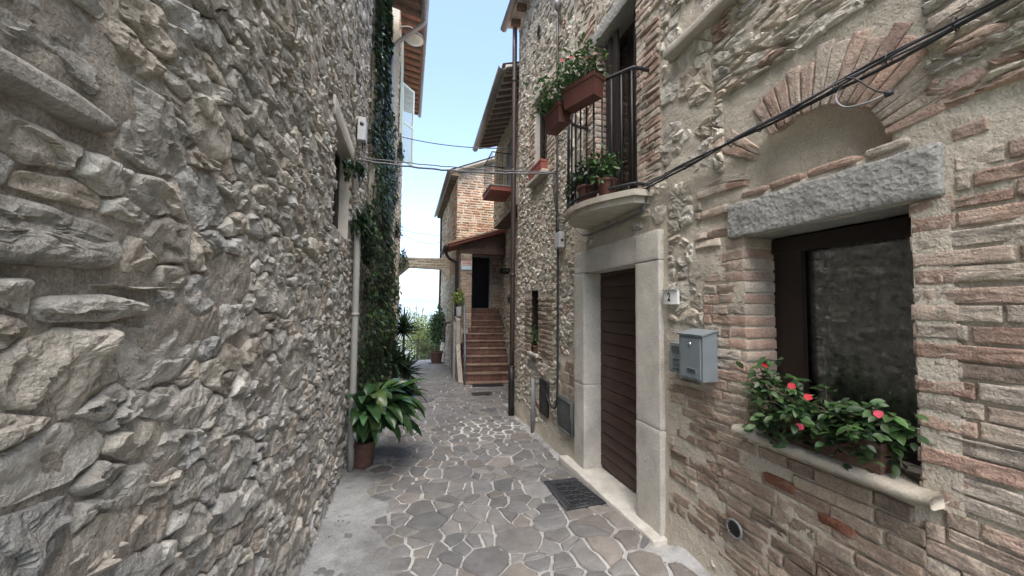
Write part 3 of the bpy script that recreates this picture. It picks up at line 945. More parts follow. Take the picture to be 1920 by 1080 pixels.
def window_unit(parent, fr, u0, u1, v0, v1, rec, frame_w=0.05, mullion=True, frame_mat='wood_dark', curtain=False, name='window', reveal_mat='plaster', reveals=True):
    """timber window set back in the wall, with pane, dark room behind"""
    def bx(a, b, c, d, h0, h1):
        P = fr.P(np.array([a, b, b, a, a, b, b, a]), np.array([c, c, d, d, c, c, d, d]), np.array([h0] * 4 + [h1] * 4))
        q = np.array([[0, 3, 2, 1], [4, 5, 6, 7], [0, 1, 5, 4], [1, 2, 6, 5], [2, 3, 7, 6], [3, 0, 4, 7]])
        return P, [q[:, ::-1] if fr.flip else q]
    acc = Acc()
    f = frame_w
    bars = [(u0, u0 + f, v0, v1), (u1 - f, u1, v0, v1), (u0 + f, u1 - f, v0, v0 + f), (u0 + f, u1 - f, v1 - f, v1)]
    if mullion: bars.append(((u0 + u1) / 2 - f * 0.7, (u0 + u1) / 2 + f * 0.7, v0 + f, v1 - f))
    for b in bars: acc.add(*bx(*b, -rec - 0.06, -rec))
    w = acc.build(name, M(frame_mat), parent, False)
    mk('pane', *bx(u0 + f - 0.005, u1 - f + 0.005, v0 + f - 0.005, v1 - f + 0.005, -rec - 0.036, -rec - 0.030), M('glass'), w, False)
    # the room behind
    e = 0.25
    P = fr.P(np.array([u0 - e, u1 + e, u1 + e, u0 - e] * 2), np.array([v0 - e, v0 - e, v1 + e, v1 + e] * 2), np.array([-rec - 0.062] * 4 + [-rec - 1.2] * 4))
    mk('dark_room', P, [np.array([[4, 5, 6, 7], [0, 1, 5, 4], [1, 2, 6, 5], [2, 3, 7, 6], [3, 0, 4, 7]])], M('interior'), w, False)
    if reveals:
        acc = Acc()
        R = [((u0, u0), (v0, v1)), ((u1, u1), (v0, v1)), ((u0, u1), (v0, v0)), ((u0, u1), (v1, v1))]
        for (a, b), (c, d) in R:
            if a == b:
                P = fr.P(np.array([a, a, a, a]), np.array([c, d, d, c]), np.array([-0.0, -0.0, -rec - 0.065, -rec - 0.065]))
            else:
                P = fr.P(np.array([a, b, b, a]), np.array([c, c, c, c]), np.array([-0.0, -0.0, -rec - 0.065, -rec - 0.065]))
            acc.add(P, [np.array([[0, 1, 2, 3]])])
        acc.build('reveal', M(reveal_mat), w, False)
    return w

# =================================================================== BUILDINGS
# ---- near rubble house on the viewer's side
def build_house_a():
    H = thing('stone_house', (-0.60, 2.0, 0.0), 'grey rubble stone house with a deep-set window and pale downpipe', 'house')
    fr = Frame((-0.60, 0, 0), (0, 1, 0), (1, 0, 0))
    hole = (3.20, 3.98, 2.33, 3.17)
    us = list(np.arange(-1.5, 0.4, 0.06)) + list(np.arange(0.4, 2.6, 0.022)) + list(np.arange(2.6, 5.70, 0.04)) + [5.70, 3.20, 3.98]
    vs = list(np.arange(-0.2, 3.4, 0.026)) + list(np.arange(3.4, 7.0, 0.06)) + [7.0, 2.33, 3.17]
    wall = mk('wall', *grid_wall(fr, us, vs, [hole], 0.010, 6, 0.005), M('mortar_grey'), H)
    # far end return
    mk('wall_end', *grid_wall(Frame((-0.60, 5.70, 0), (-1, 0, 0), (0, 1, 0)), span(0, 3, 0.15), span(-0.2, 7, 0.15)), M('mortar_grey'), H)
    shell(H, [(-0.60, -1.5), (-0.60, 5.70), (-4.5, 5.70), (-4.5, -1.5)], -0.2, 7.0)
    specials = [[(0.55, 2.0), (0.73, 2.012), (0.85, 2.02), (0.915, 2.033), (0.940, 2.046), (0.942, 2.062), (0.915, 2.076), (0.82, 2.086), (0.73, 2.080), (0.55, 2.075)],
                [(0.5, 1.745), (0.97, 1.762), (0.995, 1.785), (0.99, 1.845), (0.95, 1.865), (0.75, 1.868), (0.5, 1.868)],
                [(0.80, 1.662), (0.95, 1.655), (1.06, 1.668), (1.07, 1.70), (0.93, 1.722), (0.80, 1.712)]]
    rect = [(min(p[0] for p in s) - 0.002, max(p[0] for p in s) + 0.002, min(p[1] for p in s) - 0.004, max(p[1] for p in s) + 0.004) for s in specials]
    def rf(u, v, r):
        return 0.042 + 0.14 * r ** 1.25
    cs = cells(0.25, 5.66, -0.1, 4.2, rf, 1.7, 24000, [hole, (3.04, 4.12, 3.17, 3.34)] + rect, seed=21, tight=0.80)
    cs += cells(-1.4, 0.25, -0.1, 4.2, lambda u, v, r: 0.09 + 0.05 * r, 1.55, 2500, rect, seed=22)
    cs += cells(0.6, 5.66, 4.2, 6.9, lambda u, v, r: 0.06 + 0.08 * r, 1.55, 5000, [], seed=23)
    g = np.random.default_rng(24)
    jobs = []
    for k, s in enumerate(specials):
        rnd = k == 0
        V, F = piece(s, fr, h=(0.034, 0.024, 0.030)[k], seg=44, inner=(0.88, 0.75, 0.6, 0.45, 0.3, 0.15), shrink=0.003, smooth=2, jit=0.03,
                     facets=0 if rnd else 3, tilt=0.35, flakes=0 if rnd else 5, rough=0.002 if rnd else 0.006, freq=9 if rnd else 34, seed=900 + k,
                     insets=(0, 0.004, 0.012, 0.024, 0.036), prof=(0, 0.3, 0.62, 0.86, 0.97))
        jobs.append((V, F, (0.28, 0.265, 0.24) if rnd else (0.25, 0.238, 0.215) if k == 1 else pick(PAL_GREY, g)))
    for k, c in enumerate(cs):
        if area(c) < 0.0016: continue
        ctr = c.mean(0)
        if g.random() < 0.02: continue
        near = ctr[0] < 2.3 and ctr[1] < 3.3
        mid = ctr[0] < 3.6
        h = g.uniform(0.010, 0.030)
        V, F = piece(c, fr, h=h, seg=60 if near else 22 if mid else 14, inner=(0.9, 0.8, 0.7, 0.6, 0.5, 0.4, 0.3, 0.2, 0.1) if near else (0.8, 0.6, 0.4, 0.2) if mid else (0.6, 0.3),
                     shrink=g.uniform(0.0, 0.006), smooth=1, jit=0.12, facets=g.integers(2, 7), tilt=g.uniform(0.4, 1.0), flakes=int(g.integers(4, 11)),
                     rough=g.uniform(0.004, 0.009), freq=g.uniform(14, 30), seed=k + 1000, h0=0.0, insets=(0, 0.003, 0.008, 0.014), prof=(0, 0.45, 0.85, 1.0))
        jobs.append((V, F, pick(PAL_GREY, g, 0.14)))
    place_pieces(jobs, 'stone', M('rubble'), wall, 300, 'small_stones', smooth=False)
    # window opening with plastered reveal and a concrete lintel
    w = window_unit(H, fr, 3.20, 3.98, 2.33, 3.17, 0.09, 0.05, True, reveal_mat='plaster')
    mk('lintel', *g_rbox((-0.66, 3.05, 3.172), (-0.575, 4.09, 3.33), 0.08, 0.006, 0.003), M('plaster'), w)
    # pale downpipe at the corner, with brackets
    pipe = mk('downpipe', *g_tube(np.array([[-0.525, 4.12, z] for z in np.linspace(0.02, 2.55, 14)]), 0.033, 12), M('pipe_pale'), H)
    for z in (0.55, 1.6, 2.45):
        mk('bracket', *g_tube(np.array([[-0.525, 4.12, z - 0.014], [-0.525, 4.12, z + 0.014]]), 0.039, 12), M('pipe_pale'), pipe)
    return H
build_house_a()

# ---- the house with the ivy, and the one beyond it with green shutters
def build_house_left_far():
    H = thing('ivy_clad_house', (-0.52, 6.8, 0.0), 'stone house behind the ivy with a pale blue shutter high up and gutter corner', 'house')
    fr = Frame((-0.52, 0, 0), (0, 1, 0), (1, 0, 0))
    wall = mk('wall', *grid_wall(fr, span(5.70, 8.3, 0.06), span(-0.3, 8.0, 0.06), [], 0.012, 5, 0.004), M('mortar_warm'), H)
    mk('wall_corner', *grid_wall(Frame((-0.52, 5.70, 0), (-1, 0, 0), (0, -1, 0)), span(0, 0.3, 0.1), span(-0.3, 8.0, 0.2)), M('mortar_warm'), H)
    shell(H, [(-0.52, 5.70), (-0.52, 8.3), (-4.5, 8.3), (-4.5, 5.70)], -0.3, 8.0)
    g = np.random.default_rng(31)
    jobs = []
    for k, c in enumerate(cells(5.72, 8.28, -0.1, 7.9, lambda u, v, r: 0.055 + 0.07 * r, 1.6, 6000, seed=31)):
        if area(c) < 0.002 or g.random() < 0.08: continue
        V, F = piece(c, fr, h=g.uniform(0.01, 0.03), seg=12, inner=(0.5,), shrink=g.uniform(0.006, 0.014), facets=3, tilt=0.6, rough=0.005, seed=k + 4000)
        jobs.append((V, F, pick(PAL_WARM, g)))
    place_pieces(jobs, 'stone', M('stone_warm'), wall, 30, 'small_stones')
    # open shutter high on the wall, seen almost edge on

    acc = Acc()
    acc.add(*g_box((-0.50, 6.50, 5.75), (-0.455, 6.545, 7.4)))
    acc.add(*g_box((-0.50, 7.02, 5.75), (-0.455, 7.065, 7.4)))
    acc.add(*g_box((-0.50, 6.545, 5.75), (-0.455, 7.02, 5.83)))
    acc.add(*g_box((-0.49, 6.545, 5.83), (-0.465, 7.02, 7.4)))
    s = acc.build('shutter', M('shutter_blue'), H, False)
    mk('sill', *g_rbox((-0.53, 6.4, 5.60), (-0.40, 7.3, 5.66), 0.2, 0.006), M('pietra'), H)
    mk('shutter_stay', *g_tube([[-0.52, 7.0, 5.72], [-0.36, 7.0, 5.72]], 0.010, 6), M('iron'), H)
    eave(H, (-0.52, 5.2), (-0.52, 8.05), (1, 0), 0.66, 8.02, 0.22, 10, (M('rafter'), M('rafter')), gutter_r=0.075, depth=3.9)
    # downpipe: from the gutter corner back to the wall, then down
    path = smooth_path([[0.18, 8.0, 7.88], [0.15, 8.0, 7.80], [-0.34, 8.08, 7.36], [-0.43, 8.1, 7.18], [-0.44, 8.1, 6.9]], 26)
    path = np.concatenate([path, [[-0.44, 8.1, z] for z in np.linspace(6.6, 0.0, 12)]])
    dp = mk('downpipe', *g_tube(path, 0.048, 10), M('gutter'), H)
    for z in (6.3, 5.0, 3.6):
        mk('bracket', *g_tube([[-0.44, 8.1, z - 0.015], [-0.44, 8.1, z + 0.015]], 0.056, 10), M('gutter'), dp)

    H2 = thing('green_shuttered_house', (-0.32, 10.9, -0.3), 'pale stone house with open pale green louvred shutters and raftered eave', 'house')
    fr = Frame((-0.32, 0, 0), (0, 1, 0), (1, 0, 0))
    hole = (9.15, 10.15, 5.65, 7.75)
    wall = mk('wall', *grid_wall(fr, span(8.3, 13.5, 0.08, hole[:2]), span(-0.8, 8.6, 0.08, hole[2:]), [hole], 0.012, 4, 0.004), M('mortar_warm'), H2)
    mk('wall_corner', *grid_wall(Frame((-0.32, 8.3, 0), (-1, 0, 0), (0, -1, 0)), span(0, 0.4, 0.1), span(-0.8, 8.6, 0.2)), M('mortar_warm'), H2)
    shell(H2, [(-0.32, 8.3), (-0.32, 13.5), (-4.5, 13.5), (-4.5, 8.3)], -0.8, 8.6)
    jobs = []
    for k, c in enumerate(cells(8.32, 13.45, -0.6, 8.5, lambda u, v, r: 0.075 + 0.07 * r, 1.6, 7000, [hole], seed=33)):
        if area(c) < 0.002 or g.random() < 0.06: continue
        V, F = piece(c, fr, h=g.uniform(0.01, 0.03), seg=10, inner=(0.5,), shrink=g.uniform(0.008, 0.016), facets=3, tilt=0.6, rough=0.005, seed=k + 6000)
        jobs.append((V, F, pick(PAL_WARM if g.random() < 0.6 else PAL_YEL, g)))
    place_pieces(jobs, 'stone', M('stone_warm'), wall, 40, 'small_stones')
    w = window_unit(H2, fr, hole[0], hole[1], hole[2], hole[3], 0.14, 0.05, True)
    louvre_shutter(H2, fr, 8.55, 9.13, 5.6, 7.75, 0.05, M('shutter_green'))
    # the farther leaf stands half open
    a = math.radians(38)
    fr2 = Frame((-0.30, 10.17, 0), (math.sin(a), math.cos(a), 0), (math.cos(a), -math.sin(a), 0))
    louvre_shutter(H2, fr2, 0.0, 0.52, 5.6, 7.75, 0.0, M('shutter_green'))
    mk('sill', *g_rbox((-0.33, 9.05, 5.56), (-0.22, 10.25, 5.62), 0.3, 0.006), M('pietra'), H2)
    # small low window
    eave(H2, (-0.32, 8.06), (-0.32, 13.6), (1, 0), 0.53, 8.62, 0.16, 19, (M('rafter'), M('eave_tile')), raft=(0.08, 0.065), gutter_r=0.06, depth=4.0)
build_house_left_far()

# ---- the house with the door, number plate and balcony
def build_house_b1():
    H = thing('brick_and_stone_house', (1.70, 2.5, 0.1), 'stone and brick house with brown door, bow balcony and lintelled window', 'house')
    fr = Frame((1.70, 0, 0), (0, 1, 0), (-1, 0, 0))
    YE = 5.72
    WIN = (0.855, 1.52, 1.10, 2.075)
    DOOR = (2.44, 3.29, 0.05, 2.03)
    BAL = (2.45, 3.10, 2.55, 4.22)
    UPW = (4.40, 4.90, 3.46, 4.60)
    SLIT = (4.70, 4.99, 1.06, 1.92)
    NICHE = (0.92, 1.50, 2.262, 2.60)
    holes = [WIN, DOOR, BAL, UPW, SLIT]
    cy, cz = 1.21, 2.325                                      # blind arch over the window
    ra, rb = 0.292, 0.245                                     # half width, rise
    mu = [h for q in holes for h in q[:2]]; mv = [h for q in holes for h in q[2:]]
    us = span(-1.5, 0.2, 0.06) + span(0.2, 3.6, 0.028, mu) + span(3.6, YE, 0.04, mu)
    vs = span(-0.2, 3.3, 0.030, mv) + span(3.3, 6.35, 0.05, mv)
    def hf(u, v):
        # the niche sinks into the wall
        d = ((u - cy) / ra) ** 2 + ((np.maximum(v, cz) - cz) / rb) ** 2
        s = np.clip((1.06 - d) / 0.10, 0, 1) * (v > cz - 0.04)
        h = -0.06 * s
        # the foot of the wall leans out a little
        return h + 0.05 * np.clip((0.55 - v) / 0.6, 0, 1) ** 2
    wall = mk('wall', *grid_wall(fr, us, vs, holes, 0.007, 4, 0.003, hf), M('mortar_warm'), H)
    mk('wall_end', *grid_wall(Frame((1.70, YE, 0), (1, 0, 0), (0, 1, 0)), span(0, 2.5, 0.12), span(-0.2, 6.35, 0.12)), M('mortar_warm'), H)
    shell(H, [(1.70, YE), (1.70, -1.5), (5.5, -1.5), (5.5, YE)], -0.2, 6.35)

    surround = (2.13, 3.55, -0.2, 2.28)
    lintel = (0.74, 1.62, 2.06, 2.275)
    arch_zone = (0.82, 1.62, 2.26, 2.87)
    small = [(1.72, 2.12, 1.26, 1.58), (3.52, 3.95, 0.30, 0.72), (4.27, 4.60, 0.28, 0.78)]
    ob = [surround, WIN, BAL, UPW, SLIT]
    # brick fields: quoins of the openings, and the wall under and beside the window
    g = np.random.default_rng(41)
    fields = [((-0.6, 0.853, 0.10, 2.24), 0.060, 0.0525, (0.24, 0.36), 0.0, PAL_BRICK, 0.006),
              ((1.522, 1.80, 0.70, 2.05), 0.060, 0.052, (0.16, 0.28), 0.02, PAL_BRICK, 0.006),
              ((0.85, 1.72, 0.30, 1.05), 0.066, 0.056, (0.15, 0.30), 0.05, PAL_BRICK_OLD, 0.009),
              ((1.72, 2.12, 0.30, 1.22), 0.070, 0.054, (0.12, 0.25), 0.22, PAL_BRICK_OLD, 0.008),
              ((1.62, 1.86, 2.05, 2.45), 0.060, 0.046, (0.14, 0.26), 0.10, PAL_BRICK, 0.012),
              ((0.10, 0.74, 2.24, 2.36), 0.060, 0.047, (0.2, 0.3), 0.1, PAL_BRICK, 0.010),
              ((2.18, 2.45, 2.62, 4.60), 0.058, 0.046, (0.12, 0.27), 0.04, PAL_BRICK, 0.012),
              ((3.10, 3.36, 2.62, 4.60), 0.058, 0.046, (0.12, 0.27), 0.04, PAL_BRICK, 0.012),
              ((4.14, 4.40, 3.40, 4.70), 0.060, 0.046, (0.12, 0.25), 0.04, PAL_BRICK, 0.012),
              ((4.90, 5.16, 3.40, 4.70), 0.060, 0.046, (0.12, 0.25), 0.04, PAL_BRICK, 0.012),
              ((4.18, 4.70, 0.98, 1.86), 0.060, 0.046, (0.14, 0.27), 0.08, PAL_BRICK_OLD, 0.012),
              ((4.99, 5.30, 1.00, 1.90), 0.060, 0.046, (0.14, 0.27), 0.08, PAL_BRICK_OLD, 0.012),
              ((3.56, 3.92, 0.72, 1.15), 0.130, 0.115, (0.12, 0.2), 0.05, PAL_BRICK_OLD, 0.008)]
    jobs = []
    for n, (r, pitch, hg, ln, sk, pal, pr) in enumerate(fields):
        for k, c in enumerate(brick_course([r], pitch, hg, ln, sk, 0.0025, seed=50 + n, avoid=[surround, lintel] + ([(0.80, 1.60, 1.03, 1.11)] if n in (0, 2) else []) + small[1:])):
            near = c[:, 0].mean() < 1.9
            V, F = piece(c, fr, h=pr * g.uniform(0.6, 1.25), exact=12 if near else 5, inner=(0.8, 0.45) if near else (0.5,), shrink=g.uniform(-0.002, 0.001), smooth=0, jit=0.012, facets=1, tilt=0.25, flakes=int(g.integers(0, 4)),
                         rough=0.0026, freq=40, sink=0.02, insets=(0, 0.002, 0.005, 0.010), prof=(0, 0.6, 0.95, 1.0), seed=n * 700 + k, h0=0.002)
            jobs.append((V, F, pick(pal, g, 0.14)))
    # arch ring of bricks on edge
    nb = 24
    for k in range(nb):
        a = math.radians(4 + 172 * (k + 0.5) / nb)
        da = math.radians(172 / nb) * 0.43
        if a < math.radians(58) and g.random() < 0.55: continue           # plastered over on the near side
        Lr = g.uniform(0.21, 0.29)
        def pt(ang, e): return (cy + (ra + e) * math.cos(ang), cz + (rb + e) * math.sin(ang))
        poly = [pt(a - da, 0.006), pt(a - da * 1.08, Lr), pt(a + da * 1.08, Lr), pt(a + da, 0.006)]
        V, F = piece(poly, fr, h=g.uniform(0.003, 0.007), exact=8, inner=(0.5,), shrink=0.0, smooth=0, jit=0.02, facets=1, tilt=0.3, rough=0.003, freq=34,
                     insets=(0, 0.002, 0.005, 0.010), prof=(0, 0.5, 0.9, 1.0), seed=3000 + k, h0=0.004)
        jobs.append((V, F, pick(PAL_BRICK, g, 0.12)))
    # thin course under the niche, on the lintel
    for k, (a, b) in enumerate([(0.84, 0.985), (1.0, 1.20), (1.215, 1.375), (1.39, 1.53)]):
        V, F = piece([(a, 2.278), (b, 2.278), (b, 2.318), (a, 2.318)], fr, h=0.012, seg=26, inner=(0.5,), shrink=0.001, smooth=1, jit=0.02, facets=2, tilt=0.3, rough=0.003, freq=24,
                     insets=(0, 0.003, 0.008, 0.012), prof=(0, 0.5, 0.9, 1.0), seed=3100 + k, sink=0.05)
        jobs.append((V, F, pick(PAL_BRICK, g, 0.1)))
    # a few dark sooty bricks
    for k, (a, b, v) in enumerate([(1.28, 1.44, 0.86), (1.05, 1.19, 0.80)]):
        V, F = piece([(a, v), (b, v), (b, v + 0.05), (a, v + 0.05)], fr, h=0.010, seg=24, inner=(0.5,), shrink=0.001, smooth=1, jit=0.02, facets=2, tilt=0.3, rough=0.004, freq=24, seed=3200 + k, h0=0.006)
        jobs.append((V, F, (0.21, 0.095, 0.062)))
    place_pieces(jobs, 'brick', M('brick'), wall, 300, 'small_bricks')

    # rubble everywhere else
    bz = [f[0] for f in fields] + ob + [lintel, arch_zone] + small
    bz = [(a - 0.01, b + 0.01, c - 0.01, d + 0.01) for a, b, c, d in bz]
    cs = cells(-0.6, 0.80, 2.37, 4.4, lambda u, v, r: 0.05 + 0.13 * r ** 1.3, 2.8, 9000, bz, seed=61, tight=0.76)
    cs += cells(0.80, 1.70, 2.87, 4.4, lambda u, v, r: 0.05 + 0.11 * r ** 1.3, 2.5, 7000, bz, seed=62, tight=0.76)
    cs += cells(1.70, 3.58, 0.05, 6.3, lambda u, v, r: 0.04 + 0.06 * r, 1.35, 9000, bz, seed=63)
    cs += cells(3.58, 5.68, -0.1, 6.3, lambda u, v, r: 0.036 + 0.06 * r, 1.6, 11000, bz, seed=64)
    cs += cells(1.62, 1.72, 2.45, 2.87, lambda u, v, r: 0.045 + 0.02 * r, 1.4, 200, bz, seed=65)
    jobs = []
    for k, c in enumerate(cs):
        if area(c) < 0.0014: continue
        u, v = c.mean(0)
        pk = 0.98
        if 1.62 < u < 3.7: pk = 0.80
        if 2.2 < u < 3.7 and 2.25 < v < 2.75: pk = 0.30
        if u < 1.62: pk = 0.97
        if g.random() > pk: continue
        near = u < 2.6
        h = g.uniform(0.010, 0.026) if u > 3.6 else g.uniform(0.010, 0.024) if u > 1.7 else g.uniform(0.014, 0.028)
        br = g.random() < (0.22 if u < 1.65 else 0.08)
        V, F = piece(c, fr, h=h, seg=28 if near else 16, inner=(0.8, 0.55, 0.3) if near else (0.65, 0.3), shrink=g.uniform(0.001, 0.010), smooth=1, jit=0.17,
                     facets=g.integers(2, 6), tilt=g.uniform(0.3, 0.9), flakes=int(g.integers(3, 9)), rough=g.uniform(0.003, 0.008), freq=g.uniform(16, 32), seed=k + 7000, h0=0.003 if u < 1.7 else -0.001,
                     insets=(0, 0.003, 0.008, 0.015), prof=(0, 0.45, 0.85, 1.0))
        jobs.append((V, F, pick(PAL_BRICK if br else PAL_WARM, g, 0.12)))
    place_pieces(jobs, 'stone', M('stone_warm'), wall, 300, 'small_stones', smooth=False)

    # ---- door surround of travertine blocks, stone step, boarded door
    sd = mk('door_surround', *g_rbox((1.665, 2.45, 2.035), (1.86, 3.50, 2.25), 0.03, 0.003, 0.0012, 16), M('travertine'), H)
    for a, b in [((1.66, 2.165, 2.035), (1.86, 2.445, 2.245)),
                 ((1.66, 2.165, 0.155), (1.86, 2.44, 0.86)), ((1.663, 2.165, 0.864), (1.86, 2.44, 2.031)),
                 ((1.662, 3.29, 0.135), (1.86, 3.505, 0.94)), ((1.66, 3.29, 0.944), (1.86, 3.505, 2.031))]:
        mk('jamb_block', *g_rbox(a, b, 0.03, 0.003, 0.0012, 16, seed=a[1]), M('travertine'), sd)
    V, F = g_rbox((1.575, 2.13, -0.05), (1.90, 3.70, 0.15), 0.05, 0.008, 0.003, 9)
    V[:, 2] += (2.9 - V[:, 1]) * 0.035
    mk('threshold', V, F, M('marble'), sd)
    dr = mk('door', *g_box((1.868, 2.40, 0.10), (1.90, 3.33, 2.06)), M('door_wood'), H, False)
    z = 0.165
    while z < 2.02:
        hb = 0.108
        mk('board', *g_rbox((1.845, 2.425, z), (1.8675, 3.305, min(z + hb - 0.006, 2.034)), 0.3, 0.004), M('door_wood'), dr, True)
        z += hb
    a = np.linspace(0, 2 * np.pi, 20)
    kn = mk('knocker', *g_tube(np.stack([np.full(20, 1.832), 2.63 + 0.032 * np.cos(a), 0.985 + 0.032 * np.sin(a)], 1), 0.006, 6), M('gutter'), dr)
    mk('knob', *g_lathe([(0, 0.0), (0.012, 0.0), (0.012, 0.02), (0, 0.02)], (1.838, 2.63, 1.008), 10), M('iron'), dr)

    # ---- ground floor window: carved lintel, brick reveal, timber frame, lace curtain, stone sill
    w = window_unit(H, fr, WIN[0] - 0.03, WIN[1] + 0.02, 1.09, 2.07, 0.195, 0.055, False, reveals=False)
    V, F = g_rbox((1.672, 0.765, 2.078), (1.92, 1.605, 2.258), 0.022, 0.008, 0.004, 16)
    V[:, 2] += 0.0
    lp = mk('lintel', V, F, M('pietra'), w)
    mk('sash', *g_box((1.885, WIN[1] - 0.15, 1.13), (1.915, WIN[1] - 0.035, 2.03)), M('wood_dark'), w, False)
    mk('head_board', *g_box((1.880, WIN[0], 1.99), (1.905, WIN[1], 2.066)), M('wood_dark'), w, False)
    n = 110
    uu = np.linspace(WIN[0] - 0.06, WIN[1] - 0.10, n)
    X = 1.978 + 0.013 * np.sin(uu * 62) + 0.006 * np.sin(uu * 27 + 1)
    V = np.concatenate([np.c_[X, uu, np.full(n, 1.0)], np.c_[X, uu, np.full(n, 2.03)]])
    k = np.arange(n - 1)
    mk('curtain', V, [np.stack([k, k + 1, n + k + 1, n + k], -1)], M('curtain'), w)
    # corner bricks of both jambs, seen on two sides
    v = 1.065
    kk = 0
    while v < 2.04:
        hh = 0.050 * g.uniform(0.95, 1.04)
        for (ya, yb) in ((WIN[1] - 0.002 + g.uniform(-0.006, 0.004), WIN[1] + 0.11), (WIN[0] - 0.11, WIN[0] + g.uniform(-0.004, 0.008))):
            V, F = g_rbox((1.694 + g.uniform(-0.002, 0.002), ya, v), (1.91, yb, v + hh), 0.02, 0.003, 0.0018, 40, seed=kk)
            mk('brick', V, F, M('brick'), w, True, np.broadcast_to(pick(PAL_BRICK, g, 0.12), (len(V), 3)))
            kk += 1
        v += 0.060
    for ya, yb in ((WIN[1] + 0.004, WIN[1] + 0.10), (WIN[0] - 0.10, WIN[0] - 0.004)):
        mk('reveal_mortar', *g_box((1.694, ya, 1.05), (1.93, yb, 2.07)), M('mortar_warm'), w, False)
    # moulded sill
    prof = [(1.93, 1.056), (1.640, 1.054), (1.626, 1.060), (1.619, 1.074), (1.625, 1.089), (1.640, 1.096), (1.93, 1.104)]
    P = []
    for y in np.linspace(0.80, 1.555, 16):
        P.append([[x + 0.002 * math.sin(y * 40 + x * 9), y, z + 0.0015 * math.sin(y * 33)] for x, z in prof])
    P = np.array(P); m = len(prof)
    V = P.reshape(-1, 3)
    i = np.arange(15)[:, None] * m; j = np.arange(m)[None]; j2 = (j + 1) % m
    mk('sill', V, [np.stack([i + j, i + j2, i + m + j2, i + m + j], -1).reshape(-1, 4), np.arange(m)[None], (15 * m + np.arange(m))[None, ::-1]], M('sill'), w)

    # ---- balcony: bowed stone slab, iron rail, french window between brick jambs
    plan = smooth_path([(1.74, 2.26), (1.58, 2.265), (1.53, 2.29), (1.39, 2.52), (1.33, 2.72), (1.32, 2.88), (1.36, 3.08), (1.50, 3.25), (1.74, 3.30)], 48)
    c = np.array([1.74, 2.8])
    bl = mk('balcony', *g_prism(plan, 2, 2.508, 2.552), M('sill'), H, False)
    mk('slab_moulding', *g_prism(c + (plan - c) * 0.93, 2, 2.462, 2.509), M('sill'), bl, False)
    rail = smooth_path([(1.69, 2.295), (1.595, 2.295), (1.55, 2.32), (1.41, 2.55), (1.36, 2.72), (1.35, 2.88), (1.385, 3.06), (1.51, 3.21), (1.69, 3.25)], 60)
    mk('top_rail', *g_tube(np.c_[rail, np.full(len(rail), 3.47)], 0.014, 8), M('iron'), bl)
    mk('bottom_rail', *g_tube(np.c_[rail, np.full(len(rail), 2.60)], 0.013, 8), M('iron'), bl)
    seglen = np.concatenate([[0], np.cumsum(np.linalg.norm(np.diff(rail, axis=0), axis=1))])
    for s in np.linspace(0.14, seglen[-1] - 0.14, 14):
        q = [np.interp(s, seglen, rail[:, 0]), np.interp(s, seglen, rail[:, 1])]
        mk('baluster', *g_tube([[*q, 2.60], [*q, 3.47]], 0.0075, 6), M('iron'), bl)
    for s in (0.17, seglen[-1] * 0.5):
        q = [np.interp(s, seglen, rail[:, 0]), np.interp(s, seglen, rail[:, 1])]
        mk('foot', *g_tube([[*q, 2.55], [*q, 2.60]], 0.010, 6), M('iron'), bl)
    bw = window_unit(H, fr, BAL[0] - 0.02, BAL[1] + 0.02, 2.54, 4.22, 0.16, 0.06, True, reveals=False, name='balcony_door')
    mk('lintel', *g_rbox((1.68, 2.28, 4.222), (1.98, 3.28, 4.36), 0.08, 0.004, 0.002), M('pietra'), bw)
    mk('outer_shutter', *g_box((1.775, 2.475, 2.58), (1.80, 2.60, 4.2)), M('wood_dark'), bw, False)
    for k in range(4):
        mk('shutter_fold', *g_box((1.74 + 0.012 * (k % 2), 2.80 + k * 0.055, 2.58), (1.765 + 0.012 * (k % 2), 2.845 + k * 0.055, 4.18)), M('wood_dark'), bw, False)
    v = 2.57
    while v < 4.18:
        hh = 0.046 * g.uniform(0.9, 1.1)
        for (ya, yb) in ((BAL[1] - 0.003 + g.uniform(-0.004, 0.003), BAL[1] + 0.11), (BAL[0] - 0.11, BAL[0] + g.uniform(-0.004, 0.006))):
            V, F = g_rbox((1.694 + g.uniform(-0.002, 0.002), ya, v), (1.87, yb, v + hh), 0.04, 0.004, 0.002, 34, seed=kk)
            mk('brick', V, F, M('brick'), bw, True, np.broadcast_to(pick(PAL_BRICK, g, 0.12), (len(V), 3)))
            kk += 1
        v += 0.058
    for ya, yb in ((BAL[1] + 0.004, BAL[1] + 0.10), (BAL[0] - 0.10, BAL[0] - 0.004)):
        mk('reveal_mortar', *g_box((1.694, ya, 2.55), (1.90, yb, 4.22)), M('mortar_warm'), bw, False)

    # ---- upper window farther along
    uw = window_unit(H, fr, UPW[0], UPW[1], UPW[2], UPW[3], 0.08, 0.05, True, reveal_mat='plaster')
    mk('lintel', *g_rbox((1.675, 4.30, 4.602), (1.75, 5.0, 4.70), 0.1, 0.006, 0.002), M('plaster'), uw)
    mk('sill', *g_rbox((1.60, 4.32, 3.40), (1.75, 4.98, 3.455), 0.1, 0.008, 0.002), M('sill'), uw)
    # ---- slit window
    sw = window_unit(H, fr, SLIT[0], SLIT[1], SLIT[2], SLIT[3], 0.16, 0.03, False, reveal_mat='interior')  # reveal coloured near-black for the shadow inside the slit
    mk('sill', *g_rbox((1.655, 4.66, 1.012), (1.76, 5.05, 1.058), 0.1, 0.008, 0.002), M('marble'), sw)
    # ---- window sill of an upper opening just showing at the top
    mk('upper_sill', *g_rbox((1.62, 1.40, 3.37), (1.78, 2.05, 3.43), 0.1, 0.01, 0.003), M('sill'), H)
